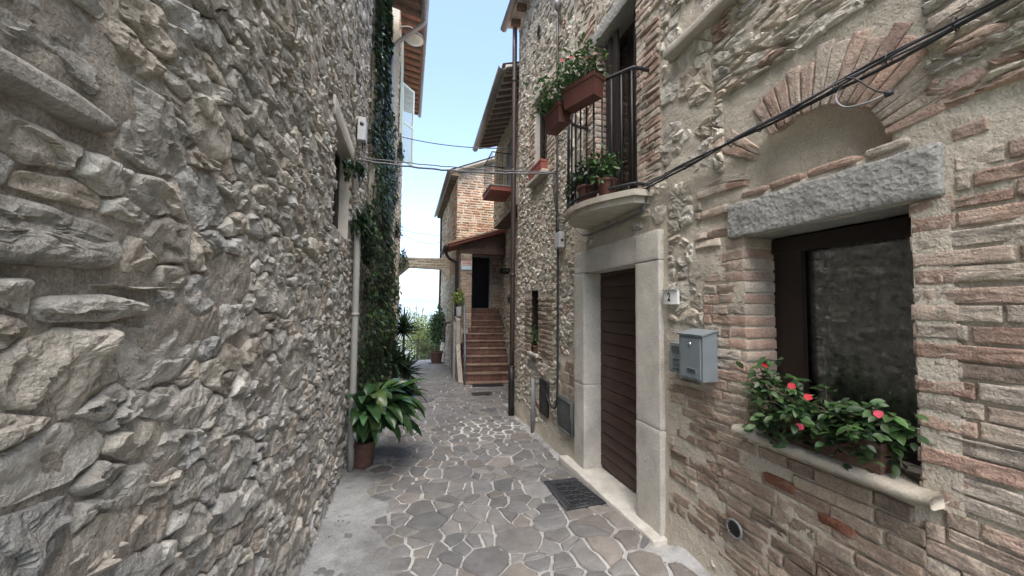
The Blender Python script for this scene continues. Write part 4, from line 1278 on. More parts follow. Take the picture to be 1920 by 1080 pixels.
    # ---- downpipe with cast iron foot
    dp = mk('downpipe', *g_tube([[1.605 - 0.0, 5.66, z] for z in np.linspace(0.70, 6.30, 16)], 0.040, 12), M('pipe_brown'), H)
    mk('iron_foot', *g_tube([[1.600, 5.66, z] for z in np.linspace(-0.05, 0.74, 4)], 0.050, 12), M('pipe_black'), dp)
    for z in (0.74, 2.2, 3.9, 5.4):
        mk('bracket', *g_tube([[1.605, 5.66, z - 0.015], [1.605, 5.66, z + 0.015]], 0.052, 12), M('pipe_brown'), dp)
    # ---- meter hatch and panel
    ht = mk('meter_hatch', *g_rbox((1.668, 4.285, 0.33), (1.70, 4.575, 0.77), 0.2, 0.004), M('hatch'), H)
    for z in (0.42, 0.60, 0.70): mk('hinge', *g_tube([[1.664, 4.30, z - 0.02], [1.664, 4.30, z + 0.02]], 0.008, 6), M('hatch'), ht)
    pn = mk('service_panel', *g_rbox((1.650, 3.545, 0.35), (1.70, 3.92, 0.70), 0.2, 0.004), M('panel'), H)
    mk('panel_frame', *g_tube([[1.650, 3.56, 0.365], [1.650, 3.905, 0.365], [1.650, 3.905, 0.685], [1.650, 3.56, 0.685], [1.650, 3.56, 0.365]], 0.008, 4), M('panel'), pn)
    # ---- round vent with louvres
    a = np.linspace(0, 2 * np.pi, 24)
    vt = mk('round_vent', *g_tube(np.stack([np.full(24, 1.672), 1.594 + 0.043 * np.cos(a), 0.545 + 0.043 * np.sin(a)], 1), 0.007, 6), M('pipe_grey'), H)
    V, F = g_lathe([(0, 0), (0.043, 0)], (0, 0, 0), 20)
    mk('vent_back', np.stack([1.676 + 0 * V[:, 0], 1.594 + V[:, 0], 0.545 + V[:, 1]], 1), F, M('mail_dark'), vt, False)
    for k in range(6):
        z = 0.545 - 0.030 + k * 0.012; hw = math.sqrt(max(0.041 ** 2 - (z - 0.545) ** 2, 0))
        mk('slat', *g_box((1.667, 1.594 - hw, z), (1.673, 1.594 + hw, z + 0.004)), M('hatch'), vt, False)
    # ---- flat dark disc high on the wall, its colour standing in for a hole's shade
    mk('hole_shade_disc', *g_lathe([(0, 0), (0.07, 0.0)], (0, 0, 0), 14), M('interior'), H, False)
    o = H.children[-1]
    return H, fr
HB, FRB = build_house_b1()
for o in list(bpy.data.objects):
    if o.name.startswith('hole_shade_disc'):
        o.rotation_euler = (0, math.radians(-90), 0)
        o.location = Vector((1.672, 4.69, 5.55)) - Vector(HB.location)
        o.scale = (1.3, 0.8, 1)
# its roof edge
eave(HB, (1.70, -1.5), (1.70, 5.95), (-1, 0), 0.16, 6.42, 0.1, 22, (M('rafter'), M('pale_plank')), gutter_r=0.06, depth=4.2)

# ---- yellow stone house with the red balcony, set back beyond
def build_house_b2():
    H = thing('yellow_stone_house', (2.1, 7.5, 0), 'yellowish stone house with red slab balcony and long raftered eave', 'house')
    d = np.array([2.12 - 1.98, 9.35 - 5.74]); L = np.linalg.norm(d); d /= L
    fr = Frame((1.98, 5.74, 0), (d[0], d[1], 0), (-d[1], d[0], 0))
    hole = (1.45, 2.05, 4.16, 5.30)
    wall = mk('wall', *grid_wall(fr, span(0, L, 0.07, hole[:2]), span(3.72, 5.75, 0.07, hole[2:]), [hole], 0.012, 5, 0.004), M('mortar_warm'), H)
    g = np.random.default_rng(71)
    jobs = []
    for k, c in enumerate(cells(0.02, L - 0.02, 3.75, 5.7, lambda u, v, r: 0.05 + 0.06 * r, 1.5, 3500, [hole], seed=71)):
        if area(c) < 0.002 or g.random() < 0.08: continue
        V, F = piece(c, fr, h=g.uniform(0.01, 0.03), seg=12, inner=(0.5,), shrink=g.uniform(0.006, 0.014), facets=3, tilt=0.6, rough=0.006, seed=k + 9000)
        jobs.append((V, F, pick(PAL_YEL, g)))
    place_pieces(jobs, 'stone', M('stone_warm'), wall, 60, 'small_stones')
    # lower wall beside the stairs, turning away
    p0 = np.array([2.06, 5.74]); p1 = np.array([2.72, 10.9])
    d2 = p1 - p0; L2 = np.linalg.norm(d2); d2 /= L2
    fr2 = Frame((p0[0], p0[1], 0), (d2[0], d2[1], 0), (-d2[1], d2[0], 0))
    lw = mk('lower_wall', *grid_wall(fr2, span(0, L2, 0.07), span(-0.3, 3.75, 0.07), [], 0.012, 5, 0.004), M('mortar_warm'), H)
    jobs = []
    for k, c in enumerate(cells(0.02, L2 - 0.02, -0.2, 3.7, lambda u, v, r: 0.05 + 0.06 * r, 1.5, 7000, seed=72)):
        if area(c) < 0.002 or g.random() < 0.08: continue
        V, F = piece(c, fr2, h=g.uniform(0.01, 0.03), seg=12, inner=(0.5,), shrink=g.uniform(0.006, 0.014), facets=3, tilt=0.6, rough=0.006, seed=k + 9500)
        jobs.append((V, F, pick(PAL_YEL if g.random() < 0.4 else PAL_WARM, g)))
    place_pieces(jobs, 'stone', M('stone_warm'), lw, 60, 'small_stones')
    # jetty underside, closing faces
    e = fr.P(np.array([0, L, L, 0]), np.full(4, 3.72), np.array([0.0, 0, -0.9, -0.9]))
    mk('jetty_soffit', e, [np.array([[3, 2, 1, 0]])], M('porch_wood'), H, False)
    far = fr.P(np.full(4, L), np.array([3.72, 3.72, 5.9, 5.9]), np.array([0, -2.5, -2.5, 0.0]))
    mk('far_wall', far, [np.array([[0, 1, 2, 3]])], M('mortar_warm'), H, False)
    mk('back_wall', np.array([[2.2, 5.73, -0.2], [6, 5.73, -0.2], [6, 9.4, -0.2], [6, 9.4, 5.8], [6, 5.73, 5.8], [2.2, 5.73, 5.8], [2.2, 9.4, 5.8]], float),
       [np.array([[0, 1, 4, 5], [1, 2, 3, 4], [5, 4, 3, 6]])], M('mortar_grey'), H, False)
    window_unit(H, fr, *hole, 0.12, 0.05, True)
    mk('corbel', *g_rbox((2.22, 8.9, 2.52), (2.50, 9.15, 2.66), 0.1, 0.02, 0.004), M('stone_warm'), H, True)
    # red balcony
    bl = mk('balcony', *g_box((1.56, 7.20, 4.06), (2.14, 8.02, 4.15)), M('red_paint'), H, False)
    mk('paving_edge', *g_box((1.545, 7.185, 4.151), (2.14, 8.035, 4.18)), M('pietra'), bl, False)
    path = [[2.06, 7.22, 4.85], [1.585, 7.22, 4.85], [1.585, 8.0, 4.85], [2.08, 8.0, 4.85]]
    mk('top_rail', *g_tube(path, 0.012, 6), M('iron'), bl)
    for a, b, n in (((2.04, 7.22), (1.585, 7.22), 5), ((1.585, 7.22), (1.585, 8.0), 8), ((1.585, 8.0), (2.06, 8.0), 5)):
        for t in np.linspace(0, 1, n):
            q = (a[0] + (b[0] - a[0]) * t, a[1] + (b[1] - a[1]) * t)
            mk('baluster', *g_tube([[*q, 4.17], [*q, 4.85]], 0.006, 5), M('iron'), bl)
    eave(H, (1.98, 5.74), (2.11, 9.05), (-d[1], d[0]), 0.50, 5.72, 0.28, 15, (M('rafter'), M('pale_plank')), raft=(0.055, 0.055), gutter_r=0.07, depth=3.8)
build_house_b2()

# ---- brick gable house with porch
def build_house_b3():
    H = thing('brick_gable_house', (1.35, 11.5, -0.3), 'orange brick gable house with a dark porch door at the head of the stairs', 'house')
    fr = Frame((1.35, 10.9, 0), (1, 0, 0), (0, -1, 0))
    top = lambda u: 5.62 + 0.42 * u
    hole = (0.44, 1.08, 1.60, 3.20)
    V, F = grid_wall(fr, span(0, 3.2, 0.07, hole[:2]), span(-0.4, 7.0, 0.07, hole[2:]), [hole], 0.008, 6, 0.003)
    V[:, 2] = np.minimum(V[:, 2], top(V[:, 0] - 1.35))
    wall = mk('wall', V, F, M('mortar_warm'), H)
    g = np.random.default_rng(81)
    jobs = []
    for k, c in enumerate(brick_course([(0.0, 1.7, 1.6, 6.2)], 0.075, 0.058, (0.2, 0.28), 0.02, 0.003, seed=81, avoid=[hole])):
        if c[:, 1].max() > top(c[:, 0].mean()) - 0.03: continue
        V, F = piece(c, fr, h=0.012 * g.uniform(0.5, 1.3), seg=12, inner=(), shrink=0.0015, smooth=0, jit=0.0, facets=0, rough=0.002, freq=20, insets=(0, 0.004, 0.010), prof=(0, 0.6, 1.0), seed=k)
        pal = PAL_ORANGE if g.random() < 0.8 else PAL_YEL
        jobs.append((V, F, pick(pal, g, 0.16)))
    place_pieces(jobs, 'brick', M('brick'), wall, 150, 'small_bricks')
    fr2 = Frame((1.35, 0, 0), (0, 1, 0), (-1, 0, 0))
    sw = mk('street_wall', *grid_wall(fr2, span(10.9, 16.1, 0.09), span(-1.0, 5.62, 0.09), [], 0.012, 5, 0.004), M('mortar_warm'), H)
    jobs = []
    for k, c in enumerate(brick_course([(10.92, 16.05, 2.6, 5.55)], 0.085, 0.066, (0.2, 0.3), 0.03, 0.003, seed=82)):
        V, F = piece(c, fr2, h=0.014 * g.uniform(0.5, 1.3), seg=10, inner=(), shrink=0.002, smooth=0, jit=0, facets=0, rough=0.002, insets=(0, 0.004, 0.010), prof=(0, 0.6, 1.0), seed=k)
        jobs.append((V, F, pick(PAL_ORANGE if g.random() < 0.65 else PAL_YEL, g, 0.16)))
    place_pieces(jobs, 'brick', M('brick'), sw, 40, 'small_bricks')
    jobs = []
    for k, c in enumerate(cells(10.92, 16.05, -0.9, 2.58, lambda u, v, r: 0.07 + 0.06 * r, 1.5, 4000, seed=83)):
        if area(c) < 0.002: continue
        V, F = piece(c, fr2, h=g.uniform(0.01, 0.03), seg=10, inner=(0.5,), shrink=0.01, facets=3, tilt=0.6, rough=0.006, seed=k + 9900)
        jobs.append((V, F, pick(PAL_YEL if g.random() < 0.5 else PAL_WARM, g)))
    place_pieces(jobs, 'stone', M('stone_warm'), sw, 40, 'small_stones')
    shell(H, [(1.35, 16.1), (1.35, 10.9), (4.55, 10.9), (4.55, 16.1)], -1.0, 5.6, skip=(0, 1))
    # the first edge is the street side; close the rest with the roof
    rv = np.array([[1.10, 10.62, 5.58], [1.10, 16.2, 5.58], [4.6, 16.2, 7.05], [4.6, 10.62, 7.05]], float)
    roof = mk('roof', np.concatenate([rv, rv + [0, 0, 0.05]]), [np.array([[0, 3, 2, 1], [4, 5, 6, 7], [0, 1, 5, 4], [1, 2, 6, 5], [2, 3, 7, 6], [3, 0, 4, 7]])[:, ::-1]], M('pale_plank'), H, False)
    tt = np.linspace(10.58, 16.24, 28 * 6 + 1); oo = np.linspace(0, 3.55, 12)
    TT, OO = np.meshgrid(tt, oo, indexing='ij')
    P = np.stack([1.06 + OO, TT, 5.60 + 0.42 * OO + 0.035 + 0.035 * np.abs(np.sin(np.pi * TT / 0.2)) - 0.012 * np.mod(OO / 0.33, 1)], -1)
    idx = np.arange(P.shape[0] * P.shape[1]).reshape(P.shape[:2])
    mk('roof_tiles', P.reshape(-1, 3), [np.stack([idx[:-1, :-1], idx[1:, :-1], idx[1:, 1:], idx[:-1, 1:]], -1).reshape(-1, 4)], M('roof_tile'), roof, kind='stuff')
    for k in range(18):
        y = 10.66 + k * 0.32
        mk('rafter', *g_box((1.14, y, 5.50), (1.36, y + 0.09, 5.575)), M('rafter'), roof, False)
    mk('gutter', *g_tube([[1.06, 10.55, 5.60], [1.06, 16.25, 5.60]], 0.055, 8), M('gutter'), roof)
    mk('downpipe', *g_tube([[1.31, 16.05, z] for z in np.linspace(-0.8, 5.5, 5)], 0.05, 8), M('pipe_black'), H)
    # porch door, frame
    dr = mk('porch_door', *g_rbox((1.79, 11.33, 1.60), (2.43, 11.38, 3.20), 0.3, 0.004), M('door_shaded'), H, False)
    for z0, z1 in ((1.7, 2.3), (2.4, 3.05)):
        mk('door_panel', *g_rbox((1.87, 11.315, z0), (2.27, 11.34, z1), 0.3, 0.008), M('door_shaded'), dr, False)
    acc = Acc()
    acc.add(*g_box((2.352, 10.84, 1.60), (2.43, 10.97, 3.2))); acc.add(*g_box((1.79, 10.90, 3.162), (2.35, 10.97, 3.2)))
    for a_, b_ in (((1.765, 10.98, 1.58), (1.788, 11.4, 3.22)), ((2.432, 10.98, 1.58), (2.455, 11.4, 3.22)), ((1.765, 10.98, 3.201), (2.455, 11.4, 3.23))):
        mk('shade_lining', *g_box(a_, b_), M('interior'), dr, False)  # near-black lining added to make the doorway read as unlit
    acc.build('door_frame', M('slat_grey'), dr, False)
    # porch: brick pillar, beam, lean-to roof, gutter and pipe
    po = mk('porch_beam', *g_rbox((1.28, 9.80, 3.10), (2.62, 9.96, 3.25), 0.2, 0.008, 0.004), M('porch_wood'), H)
    pl = mk('porch_pillar', *g_rbox((1.34, 9.80, 0.7), (1.63, 10.10, 3.098), 0.2, 0.004), M('mortar_warm'), H, False)
    v = 1.10
    while v < 3.03:
        for (a, b) in (((1.332, 1.475), (1.483, 1.638)) if int(v / 0.068) % 2 else ((1.332, 1.40), (1.408, 1.638))):
            mkV, mkF = g_rbox((a, 9.788, v), (b, 10.108, v + 0.056), 0.2, 0.006, 0.002, 20, v)
            mk('brick', mkV, mkF, M('brick'), pl, True, np.broadcast_to(pick(PAL_BRICK_OLD, g, 0.12) * 1.25, (len(mkV), 3)))
        v += 0.068
    mk('porch_side', *g_box((1.345, 10.11, 1.55), (1.37, 10.88, 3.2)), M('porch_wood'), H, False)
    rp = np.array([[0.95, 9.60, 3.22], [2.72, 9.60, 3.79], [2.72, 10.9, 3.79], [0.95, 10.9, 3.22]], float)
    q6 = np.array([[0, 3, 2, 1], [4, 5, 6, 7], [0, 1, 5, 4], [1, 2, 6, 5], [2, 3, 7, 6], [3, 0, 4, 7]])
    pr = mk('porch_roof', np.concatenate([rp, rp + [0, 0, 0.06]]), [q6], M('red_paint'), H, False)
    rp2 = rp + np.array([[-0.02, -0.04, 0.063], [0, -0.04, 0.063], [0, 0, 0.063], [-0.02, 0, 0.063]])
    mk('roof_tiles', np.concatenate([rp2, rp2 + [0, 0, 0.05]]), [q6], M('roof_tile'), pr, False)
    tri = np.array([[1.30, 9.85, 3.252], [2.62, 9.85, 3.252], [2.62, 9.85, 3.735], [1.30, 9.85, 3.31]], float)
    mk('porch_gable_board', np.concatenate([tri, tri + [0, 0.05, 0]]), [q6], M('porch_wood'), H, False)
    mk('porch_gutter', *g_tube([[0.92, 9.50, 3.22], [0.92, 10.85, 3.22]], 0.06, 8), M('pipe_black'), pr)
    mk('porch_downpipe', *g_tube(smooth_path([[0.92, 9.62, 3.2], [0.93, 9.64, 3.05], [1.02, 9.7, 2.93], [1.18, 9.78, 2.85], [1.22, 9.8, 2.7], [1.22, 9.8, 1.2], [1.22, 9.8, -0.1]], 40), 0.04, 8), M('pipe_black'), H)
    # wall under the stairs, with a boarded door
    prof = [(8.16, -0.15), (8.16, 0.02), (8.75, 0.45), (9.05, 0.75), (9.2, 1.36), (9.80, 1.42), (10.9, 1.58), (10.9, -0.4)]
    V, F = g_prism(prof, 0, 0, 0.10)
    V[:, 0] += 1.20 + (V[:, 1] - 8.16) * 0.055 - 0.10
    mk('stair_side_wall', V, F, M('mortar_grey'), H, False)
    V, F = g_prism([(9.22, -0.13), (9.22, 1.25), (9.75, 1.28), (9.75, -0.16)], 0, 0, 0.03)
    V[:, 0] += 1.20 + (V[:, 1] - 8.16) * 0.055 - 0.132
    ud = mk('understair_door', V, F, M('slat_grey'), H, False)
    for k in range(11):
        V, F = g_box((0, 9.23, -0.10 + k * 0.122), (0.02, 9.74, -0.10 + k * 0.122 + 0.105))
        V[:, 0] += 1.20 + (V[:, 1] - 8.16) * 0.055 - 0.153
        mk('board', V, F, M('slat_grey'), ud, False)
    # dark boarded opening beyond it
    V, F = g_prism([(10.0, -0.15), (10.0, 1.2), (10.6, 1.2), (10.6, -0.2)], 0, 0, 0.02)
    V[:, 0] += 1.20 + (V[:, 1] - 8.16) * 0.055 - 0.122
    mk('low_door', V, F, M('porch_wood'), H, False)
    mk('iron_lever', *g_tube(smooth_path([[1.33, 12.2, 1.15], [1.22, 12.2, 1.12], [1.15, 12.2, 0.9], [1.16, 12.2, 0.5]], 14), 0.03, 8), M('pipe_brown'), H)
build_house_b3()

# ---- staircase of terracotta tiles
def build_stairs():
    S = thing('staircase', (1.6, 9.2, -0.04), 'outdoor terracotta tiled staircase climbing to the dark porch door', 'staircase')
    o = np.array([1.205, 8.15]); a = math.radians(7.0)
    dd = np.array([math.sin(a), math.cos(a)]); ww = np.array([math.cos(a), -math.sin(a)])
    g = np.random.default_rng(91)
    def block(w0, w1, d0, d1, z0, z1):
        V, F = g_rbox((w0, d0, z0), (w1, d1, z1), 0.4, 0.005, 0.0012, 15, w0 + z0)
        P = o + V[:, :1] * ww + V[:, 1:2] * dd
        return np.c_[P, V[:, 2]], F
    R, T = 0.163, 0.24
    for k in range(11):
        z = 0.0 + R * k
        w0 = 0.0 if k < 7 else 0.24
        w1 = 1.08
        d0 = T * k
        n = 5
        tr = None
        for j in range(n):
            a0 = w0 + (w1 - w0) * j / n; a1 = w0 + (w1 - w0) * (j + 1) / n - 0.004
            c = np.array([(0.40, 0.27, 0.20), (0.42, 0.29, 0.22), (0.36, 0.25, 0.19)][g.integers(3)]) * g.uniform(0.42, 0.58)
            V, F = block(a0, a1, d0 - 0.025, d0 + T + 0.03, z - 0.032, z)
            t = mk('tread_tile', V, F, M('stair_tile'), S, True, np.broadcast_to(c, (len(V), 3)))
            if k < 10:
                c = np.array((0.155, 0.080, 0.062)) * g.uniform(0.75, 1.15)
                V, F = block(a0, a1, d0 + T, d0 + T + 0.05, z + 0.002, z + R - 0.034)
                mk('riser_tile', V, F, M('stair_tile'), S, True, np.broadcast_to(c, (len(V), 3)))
        zz = z - 0.034
        if k: mk('step_core', *block(w0 + 0.004, w1, d0 + 0.05, d0 + T + 0.045, -0.3, zz), M('mortar_warm'), S, False)
    V, F = block(0.0, 1.08, -0.02, 0.25, -0.2, -0.034)
    mk('base_step', V, F, M('stair_tile'), S, False, np.broadcast_to(np.array((0.2, 0.13, 0.1)), (len(V), 3)))
    # landing inside the porch
    V, F = block(0.24, 1.2, 10 * T + 0.2, 2.9, 1.4, 1.628)
    mk('landing', V, F, M('pietra'), S, False)
    # handrail on the open side
    hr = []
    for d_, z_ in ((-0.02, -0.02), (-0.02, 0.62), (0.03, 0.70), (1.60, 1.84), (1.66, 1.86)):
        p = o + ww * 0.03 + dd * d_; hr.append([p[0], p[1], z_])
    h = mk('handrail', *g_tube(hr, 0.018, 8), M('steel_blue'), S)
    for d_ in (0.55, 1.1):
        p = o + ww * 0.03 + dd * d_; z0 = R * int(d_ / T)
        mk('rail_post', *g_tube([[p[0], p[1], z0], [p[0], p[1], 0.68 + d_ * 0.726]], 0.010, 6), M('steel_blue'), h)
build_stairs()

# ---- brick strut bridging the alley
V, F = g_prism([(3.27, -0.34), (3.29, 1.37), (2.52, 1.37), (2.92, 1.05), (2.95, 0.02), (2.62, -0.34)], 1, 12.5, 12.85)
st = mk('strut', V, F, M('mortar_warm'), None, False)
prop(st, 'stone strut with chamfered ends bridging the alley between two houses', 'strut')
acc_jobs = []
frs = Frame((0, 12.5, 0), (1, 0, 0), (0, -1, 0))
gg = np.random.default_rng(95)
for k, c in enumerate(brick_course([(-0.30, 1.33, 2.95, 3.27)], 0.078, 0.062, (0.2, 0.3), 0.05, 0.002, seed=95)):
    V, F = piece(c, frs, h=0.010, seg=10, inner=(), shrink=0.002, smooth=0, jit=0, facets=0, rough=0.002, insets=(0, 0.004, 0.01), prof=(0, 0.6, 1.0), seed=k)
    acc_jobs.append((V, F, pick(PAL_YEL, gg, 0.12) * 0.8))
place_pieces(acc_jobs, 'brick', M('brick'), st, 60, 'small_bricks')

# ---- railing at the end of the alley
RL = thing('iron_railing', (0.5, 18.3, -0.95), 'low iron railing closing the far end of the alley', 'railing')
zb = -0.93
for z in (0.02, -0.82):
    mk('rail', *g_box((-0.9, 18.28, z), (2.0, 18.32, z + 0.03)), M('iron'), RL, False)
for k in range(27):
    x = -0.86 + k * 0.108
    mk('bar', *g_tube([[x, 18.3, zb], [x, 18.3, 0.03]], 0.008, 5), M('iron'), RL)
for x in (-0.88, 0.5, 1.95):
    mk('post', *g_box((x - 0.02, 18.26, zb - 0.1), (x + 0.02, 18.34, 0.08)), M('iron'), RL, False)

# =================================================================== PLANTS
def leaf_oval(L=1.0, W=0.5, fold=0.12, droop=0.15, n=3):
    """flat-ish oval leaf along +x, normal +z"""
    xs = np.array([0, 0.18, 0.45, 0.75, 1.0]); ws = np.array([0.02, 0.36, 0.5, 0.36, 0.0])
    V, F = [], []
    for x, w in zip(xs, ws):
        z = -droop * x * x
        V += [[x * L, -w * W, z * L + fold * w * W * 2], [x * L, 0, z * L], [x * L, w * W, z * L + fold * w * W * 2]]
    for k in range(4):
        a = k * 3
        F += [[a, a + 3, a + 4, a + 1], [a + 1, a + 4, a + 5, a + 2]]
    return np.array(V, float), [np.array(F)]

def leaf_ivy():
    V = np.array([[0, 0, 0], [0.25, -0.5, 0.03], [0.5, -0.28, 0.05], [1.0, 0, -0.12], [0.5, 0.28, 0.05], [0.25, 0.5, 0.03], [0.42, 0, -0.02]], float)
    return V, [np.array([[0, 1, 6], [1, 2, 6], [2, 3, 6], [3, 4, 6], [4, 5, 6], [5, 0, 6]])]

def leaf_blade(L=1.0, W=0.06):
    xs = np.linspace(0, 1, 5); ws = np.array([0.6, 1.0, 0.9, 0.6, 0.02]) * W / 2
    V, F = [], []
    for x, w in zip(xs, ws): V += [[x * L, -w, w * 0.5], [x * L, 0, 0], [x * L, w, w * 0.5]]
    for k in range(4):
        a = k * 3
        F += [[a, a + 3, a + 4, a + 1], [a + 1, a + 4, a + 5, a + 2]]
    return np.array(V, float), [np.array(F)]

def basis(D, up):
    """rotation matrices with x along D and z near up"""
    D = D / np.linalg.norm(D, axis=1, keepdims=True)
    Y = np.cross(up, D); Y /= np.maximum(np.linalg.norm(Y, axis=1, keepdims=True), 1e-6)
    Z = np.cross(D, Y)
    return np.stack([D, Y, Z], -1)

def scatter(acc, tmpl, locs, R, S, cols):
    V, F = tmpl
    n, m = len(locs), len(V)
    P = np.einsum('nij,nmj->nmi', R, V[None] * np.asarray(S)[:, None, None]) + locs[:, None]
    off = (np.arange(n) * m)[:, None, None]
    faces = [(f[None] + off).reshape(-1, f.shape[1]) for f in F]
    acc.add(P.reshape(-1, 3), faces)
    acc.C[-1] = np.repeat(np.asarray(cols), m, axis=0)

def greens(g, n, base, jit=0.25):
    b = np.asarray(base)
    return np.clip(b[g.integers(len(b), size=n)] * (1 + g.normal(0, jit, (n, 1))), 0.004, 0.6)

G_DARK = [(0.030, 0.062, 0.022), (0.040, 0.080, 0.026), (0.024, 0.050, 0.022), (0.055, 0.095, 0.035)]
G_MID = [(0.045, 0.095, 0.030), (0.060, 0.120, 0.035), (0.035, 0.078, 0.028), (0.080, 0.135, 0.045)]
G_YEL = [(0.17, 0.22, 0.05), (0.21, 0.26, 0.06), (0.14, 0.19, 0.045), (0.11, 0.16, 0.05)]

def build_ivy():
    g = np.random.default_rng(101)
    T = thing('ivy', (-0.45, 6.6, 0.0), 'dark green ivy climbing the house wall behind the pale downpipe', 'ivy')
    # stems
    for k in range(7):
        y = g.uniform(5.5, 7.8); pts = []
        for z in np.linspace(0.0, g.uniform(4.5, 7.6), 9):
            pts.append([-0.45 + g.uniform(-0.03, 0.05), y + g.normal(0, 0.08), z])
        mk('stem', *g_tube(smooth_path(pts, 32), np.linspace(0.02, 0.006, len(smooth_path(pts, 32))), 5), M('bark'), T)
    N = 17000
    z = g.uniform(0.0, 7.9, N)
    lo = np.interp(z, [0, 1.5, 2.6, 3.2, 5.6, 6.4, 7.9], [4.75, 4.65, 4.75, 5.25, 5.40, 5.50, 5.5])
    hi = np.interp(z, [0, 1.0, 3.4, 4.7, 5.2, 5.7, 7.9], [8.3, 8.2, 8.1, 8.3, 6.9, 6.15, 5.95])
    y = lo + (hi - lo) * g.random(N)
    thick = np.interp(z, [0, 1.5, 4.5, 6.0, 7.9], [0.22, 0.26, 0.24, 0.16, 0.10]) * (0.65 + 0.5 * fbm(np.c_[y * 2.2, z * 2.2, 0 * z], 2))
    base = np.where(y < 5.70, -0.585, -0.505)
    x = base + 0.02 + np.maximum(thick, 0.03) * g.random(N) ** 0.6
    dens = fbm(np.c_[y * 1.7, z * 1.3, np.full(N, 4.0)], 3)
    keep = (dens > -0.75) & ~((y > 6.45) & (y < 7.15) & (z > 5.4))
    # clumps: over the pipe and in front of the window, and sprays near the strut
    cl = []
    for (cx, cy, cz, r, n) in ((-0.50, 4.20, 2.56, 0.20, 320), (-0.46, 4.60, 2.45, 0.25, 320), (-0.53, 4.05, 3.12, 0.12, 90), (-0.60, 3.80, 3.02, 0.10, 50), (-0.28, 8.6, 5.2, 0.22, 160),
                               (-0.20, 11.9, 3.3, 0.22, 130), (-0.12, 12.4, 3.15, 0.26, 120), (-0.25, 11.2, 2.9, 0.25, 100), (-0.22, 9.5, 1.6, 0.15, 90), (-0.28, 8.6, 2.0, 0.25, 200), (-0.28, 8.5, 3.4, 0.25, 180)):
        d = g.normal(0, 1, (n, 3)); d /= np.linalg.norm(d, axis=1, keepdims=True)
        cl.append(np.array([cx, cy, cz]) + d * (g.random((n, 1)) ** 0.5) * r * np.array([0.5, 1.0, 1.1]))
    P = np.concatenate([np.c_[x, y, z][keep]] + cl)
    n = len(P)
    D = np.c_[g.uniform(0.1, 0.7, n), g.normal(-0.2, 0.55, n), g.normal(-0.75, 0.3, n)]
    up = np.c_[np.ones(n), g.normal(-0.25, 0.35, n), g.uniform(0.1, 0.9, n)]
    acc = Acc()
    scatter(acc, leaf_ivy(), P, basis(D, up), g.uniform(0.045, 0.095, n), greens(g, n, G_DARK, 0.3))
    acc.build('leaves', M('leaf_glossy'), T, False, 'stuff')
build_ivy()

def g_pot(c, r, h, rim=0.02):
    return g_lathe([(0, 0), (r * 0.72, 0), (r * 0.76, h * 0.05), (r * 0.95, h * 0.80), (r * 0.96, h * 0.82), (r + rim * 0.4, h * 0.83), (r + rim * 0.4, h), (r * 0.88, h), (r * 0.85, h * 0.88), (0, h * 0.88)], c, 28)

def build_aspidistra():
    g = np.random.default_rng(111)
    c = np.array([-0.425, 4.22]); z0 = float(ground_z(*c)) + 0.016
    T = thing('potted_plant', (c[0], c[1], z0), 'broad-leaved potted plant with long arching leaves beside the pale downpipe', 'potted plant')
    pot = mk('pot', *g_pot((c[0], c[1], z0), 0.135, 0.27), M('terracotta'), T)
    mk('soil', *g_lathe([(0, 0.243), (0.115, 0.243)], (c[0], c[1], z0), 20), M('soil'), pot)
    for k in range(150):
        a = g.uniform(-1.75, 1.5) if g.random() < 0.85 else g.uniform(-np.pi, np.pi)     # away from the wall
        Lp = g.uniform(0.12, 0.46); Lb = g.uniform(0.34, 0.58); W = g.uniform(0.085, 0.14)
        out = np.array([np.cos(a), np.sin(a)])
        if out[0] < -0.3: Lb *= 0.5; out = out * 0.35
        # curve: petiole rises, blade arches over and hangs
        el0 = g.uniform(0.9, 1.45); el1 = g.uniform(-1.5, -0.4) if k % 3 else g.uniform(-0.8, 0.25)
        n1, n2 = 3, 9
        p = np.array([*(c + out * g.uniform(0.0, 0.07)), z0 + 0.24]); pts = [p.copy()]; lens = []
        for i in range(n1 + n2):
            t = i / (n1 + n2 - 1)
            el = el0 + (el1 - el0) * np.clip((t - 0.15) / 0.8, 0, 1) ** 1.2
            ds = Lp / n1 if i < n1 else Lb / n2
            p = p + ds * np.array([out[0] * np.cos(el), out[1] * np.cos(el), np.sin(el)])
            p[0] = max(p[0], -0.56); p[2] = max(p[2], z0 + 0.03)
            pts.append(p.copy())
        pts = np.array(pts)
        Tn = np.gradient(pts, axis=0); Tn /= np.linalg.norm(Tn, axis=1, keepdims=True)
        side = np.array([-out[1], out[0], 0]); side = side / np.linalg.norm(side) + np.array([0, 0, g.normal(0, 0.35)])
        side /= np.linalg.norm(side)
        tt = np.linspace(0, 1, n2 + 1)
        w = np.concatenate([np.full(n1, 0.006), W / 2 * np.sin(np.pi * np.clip(tt * 0.93 + 0.05, 0, 1)) ** 0.75])
        w[-1] = 0.003
        V, F = [], []
        for i in range(len(pts)):
            s = side - Tn[i] * (side @ Tn[i]); s /= np.linalg.norm(s); nn = np.cross(Tn[i], s)
            if nn[2] < 0: nn = -nn
            V += [pts[i] - s * w[i] + nn * w[i] * 0.22, pts[i] - s * w[i] * .5 + nn * w[i] * 0.08, pts[i], pts[i] + s * w[i] * .5 + nn * w[i] * 0.08, pts[i] + s * w[i] + nn * w[i] * 0.22]
        for i in range(len(pts) - 1):
            for q in range(4):
                F.append([i * 5 + q, i * 5 + 5 + q, i * 5 + 6 + q, i * 5 + 1 + q])
        V = np.array(V)
        col = greens(g, 1, [(0.030, 0.070, 0.024), (0.040, 0.090, 0.028), (0.024, 0.058, 0.022), (0.075, 0.115, 0.036)], 0.2)[0]
        mk('leaf', V, [np.array(F)], M('leaf_glossy'), T, True, np.broadcast_to(col, (len(V), 3)))
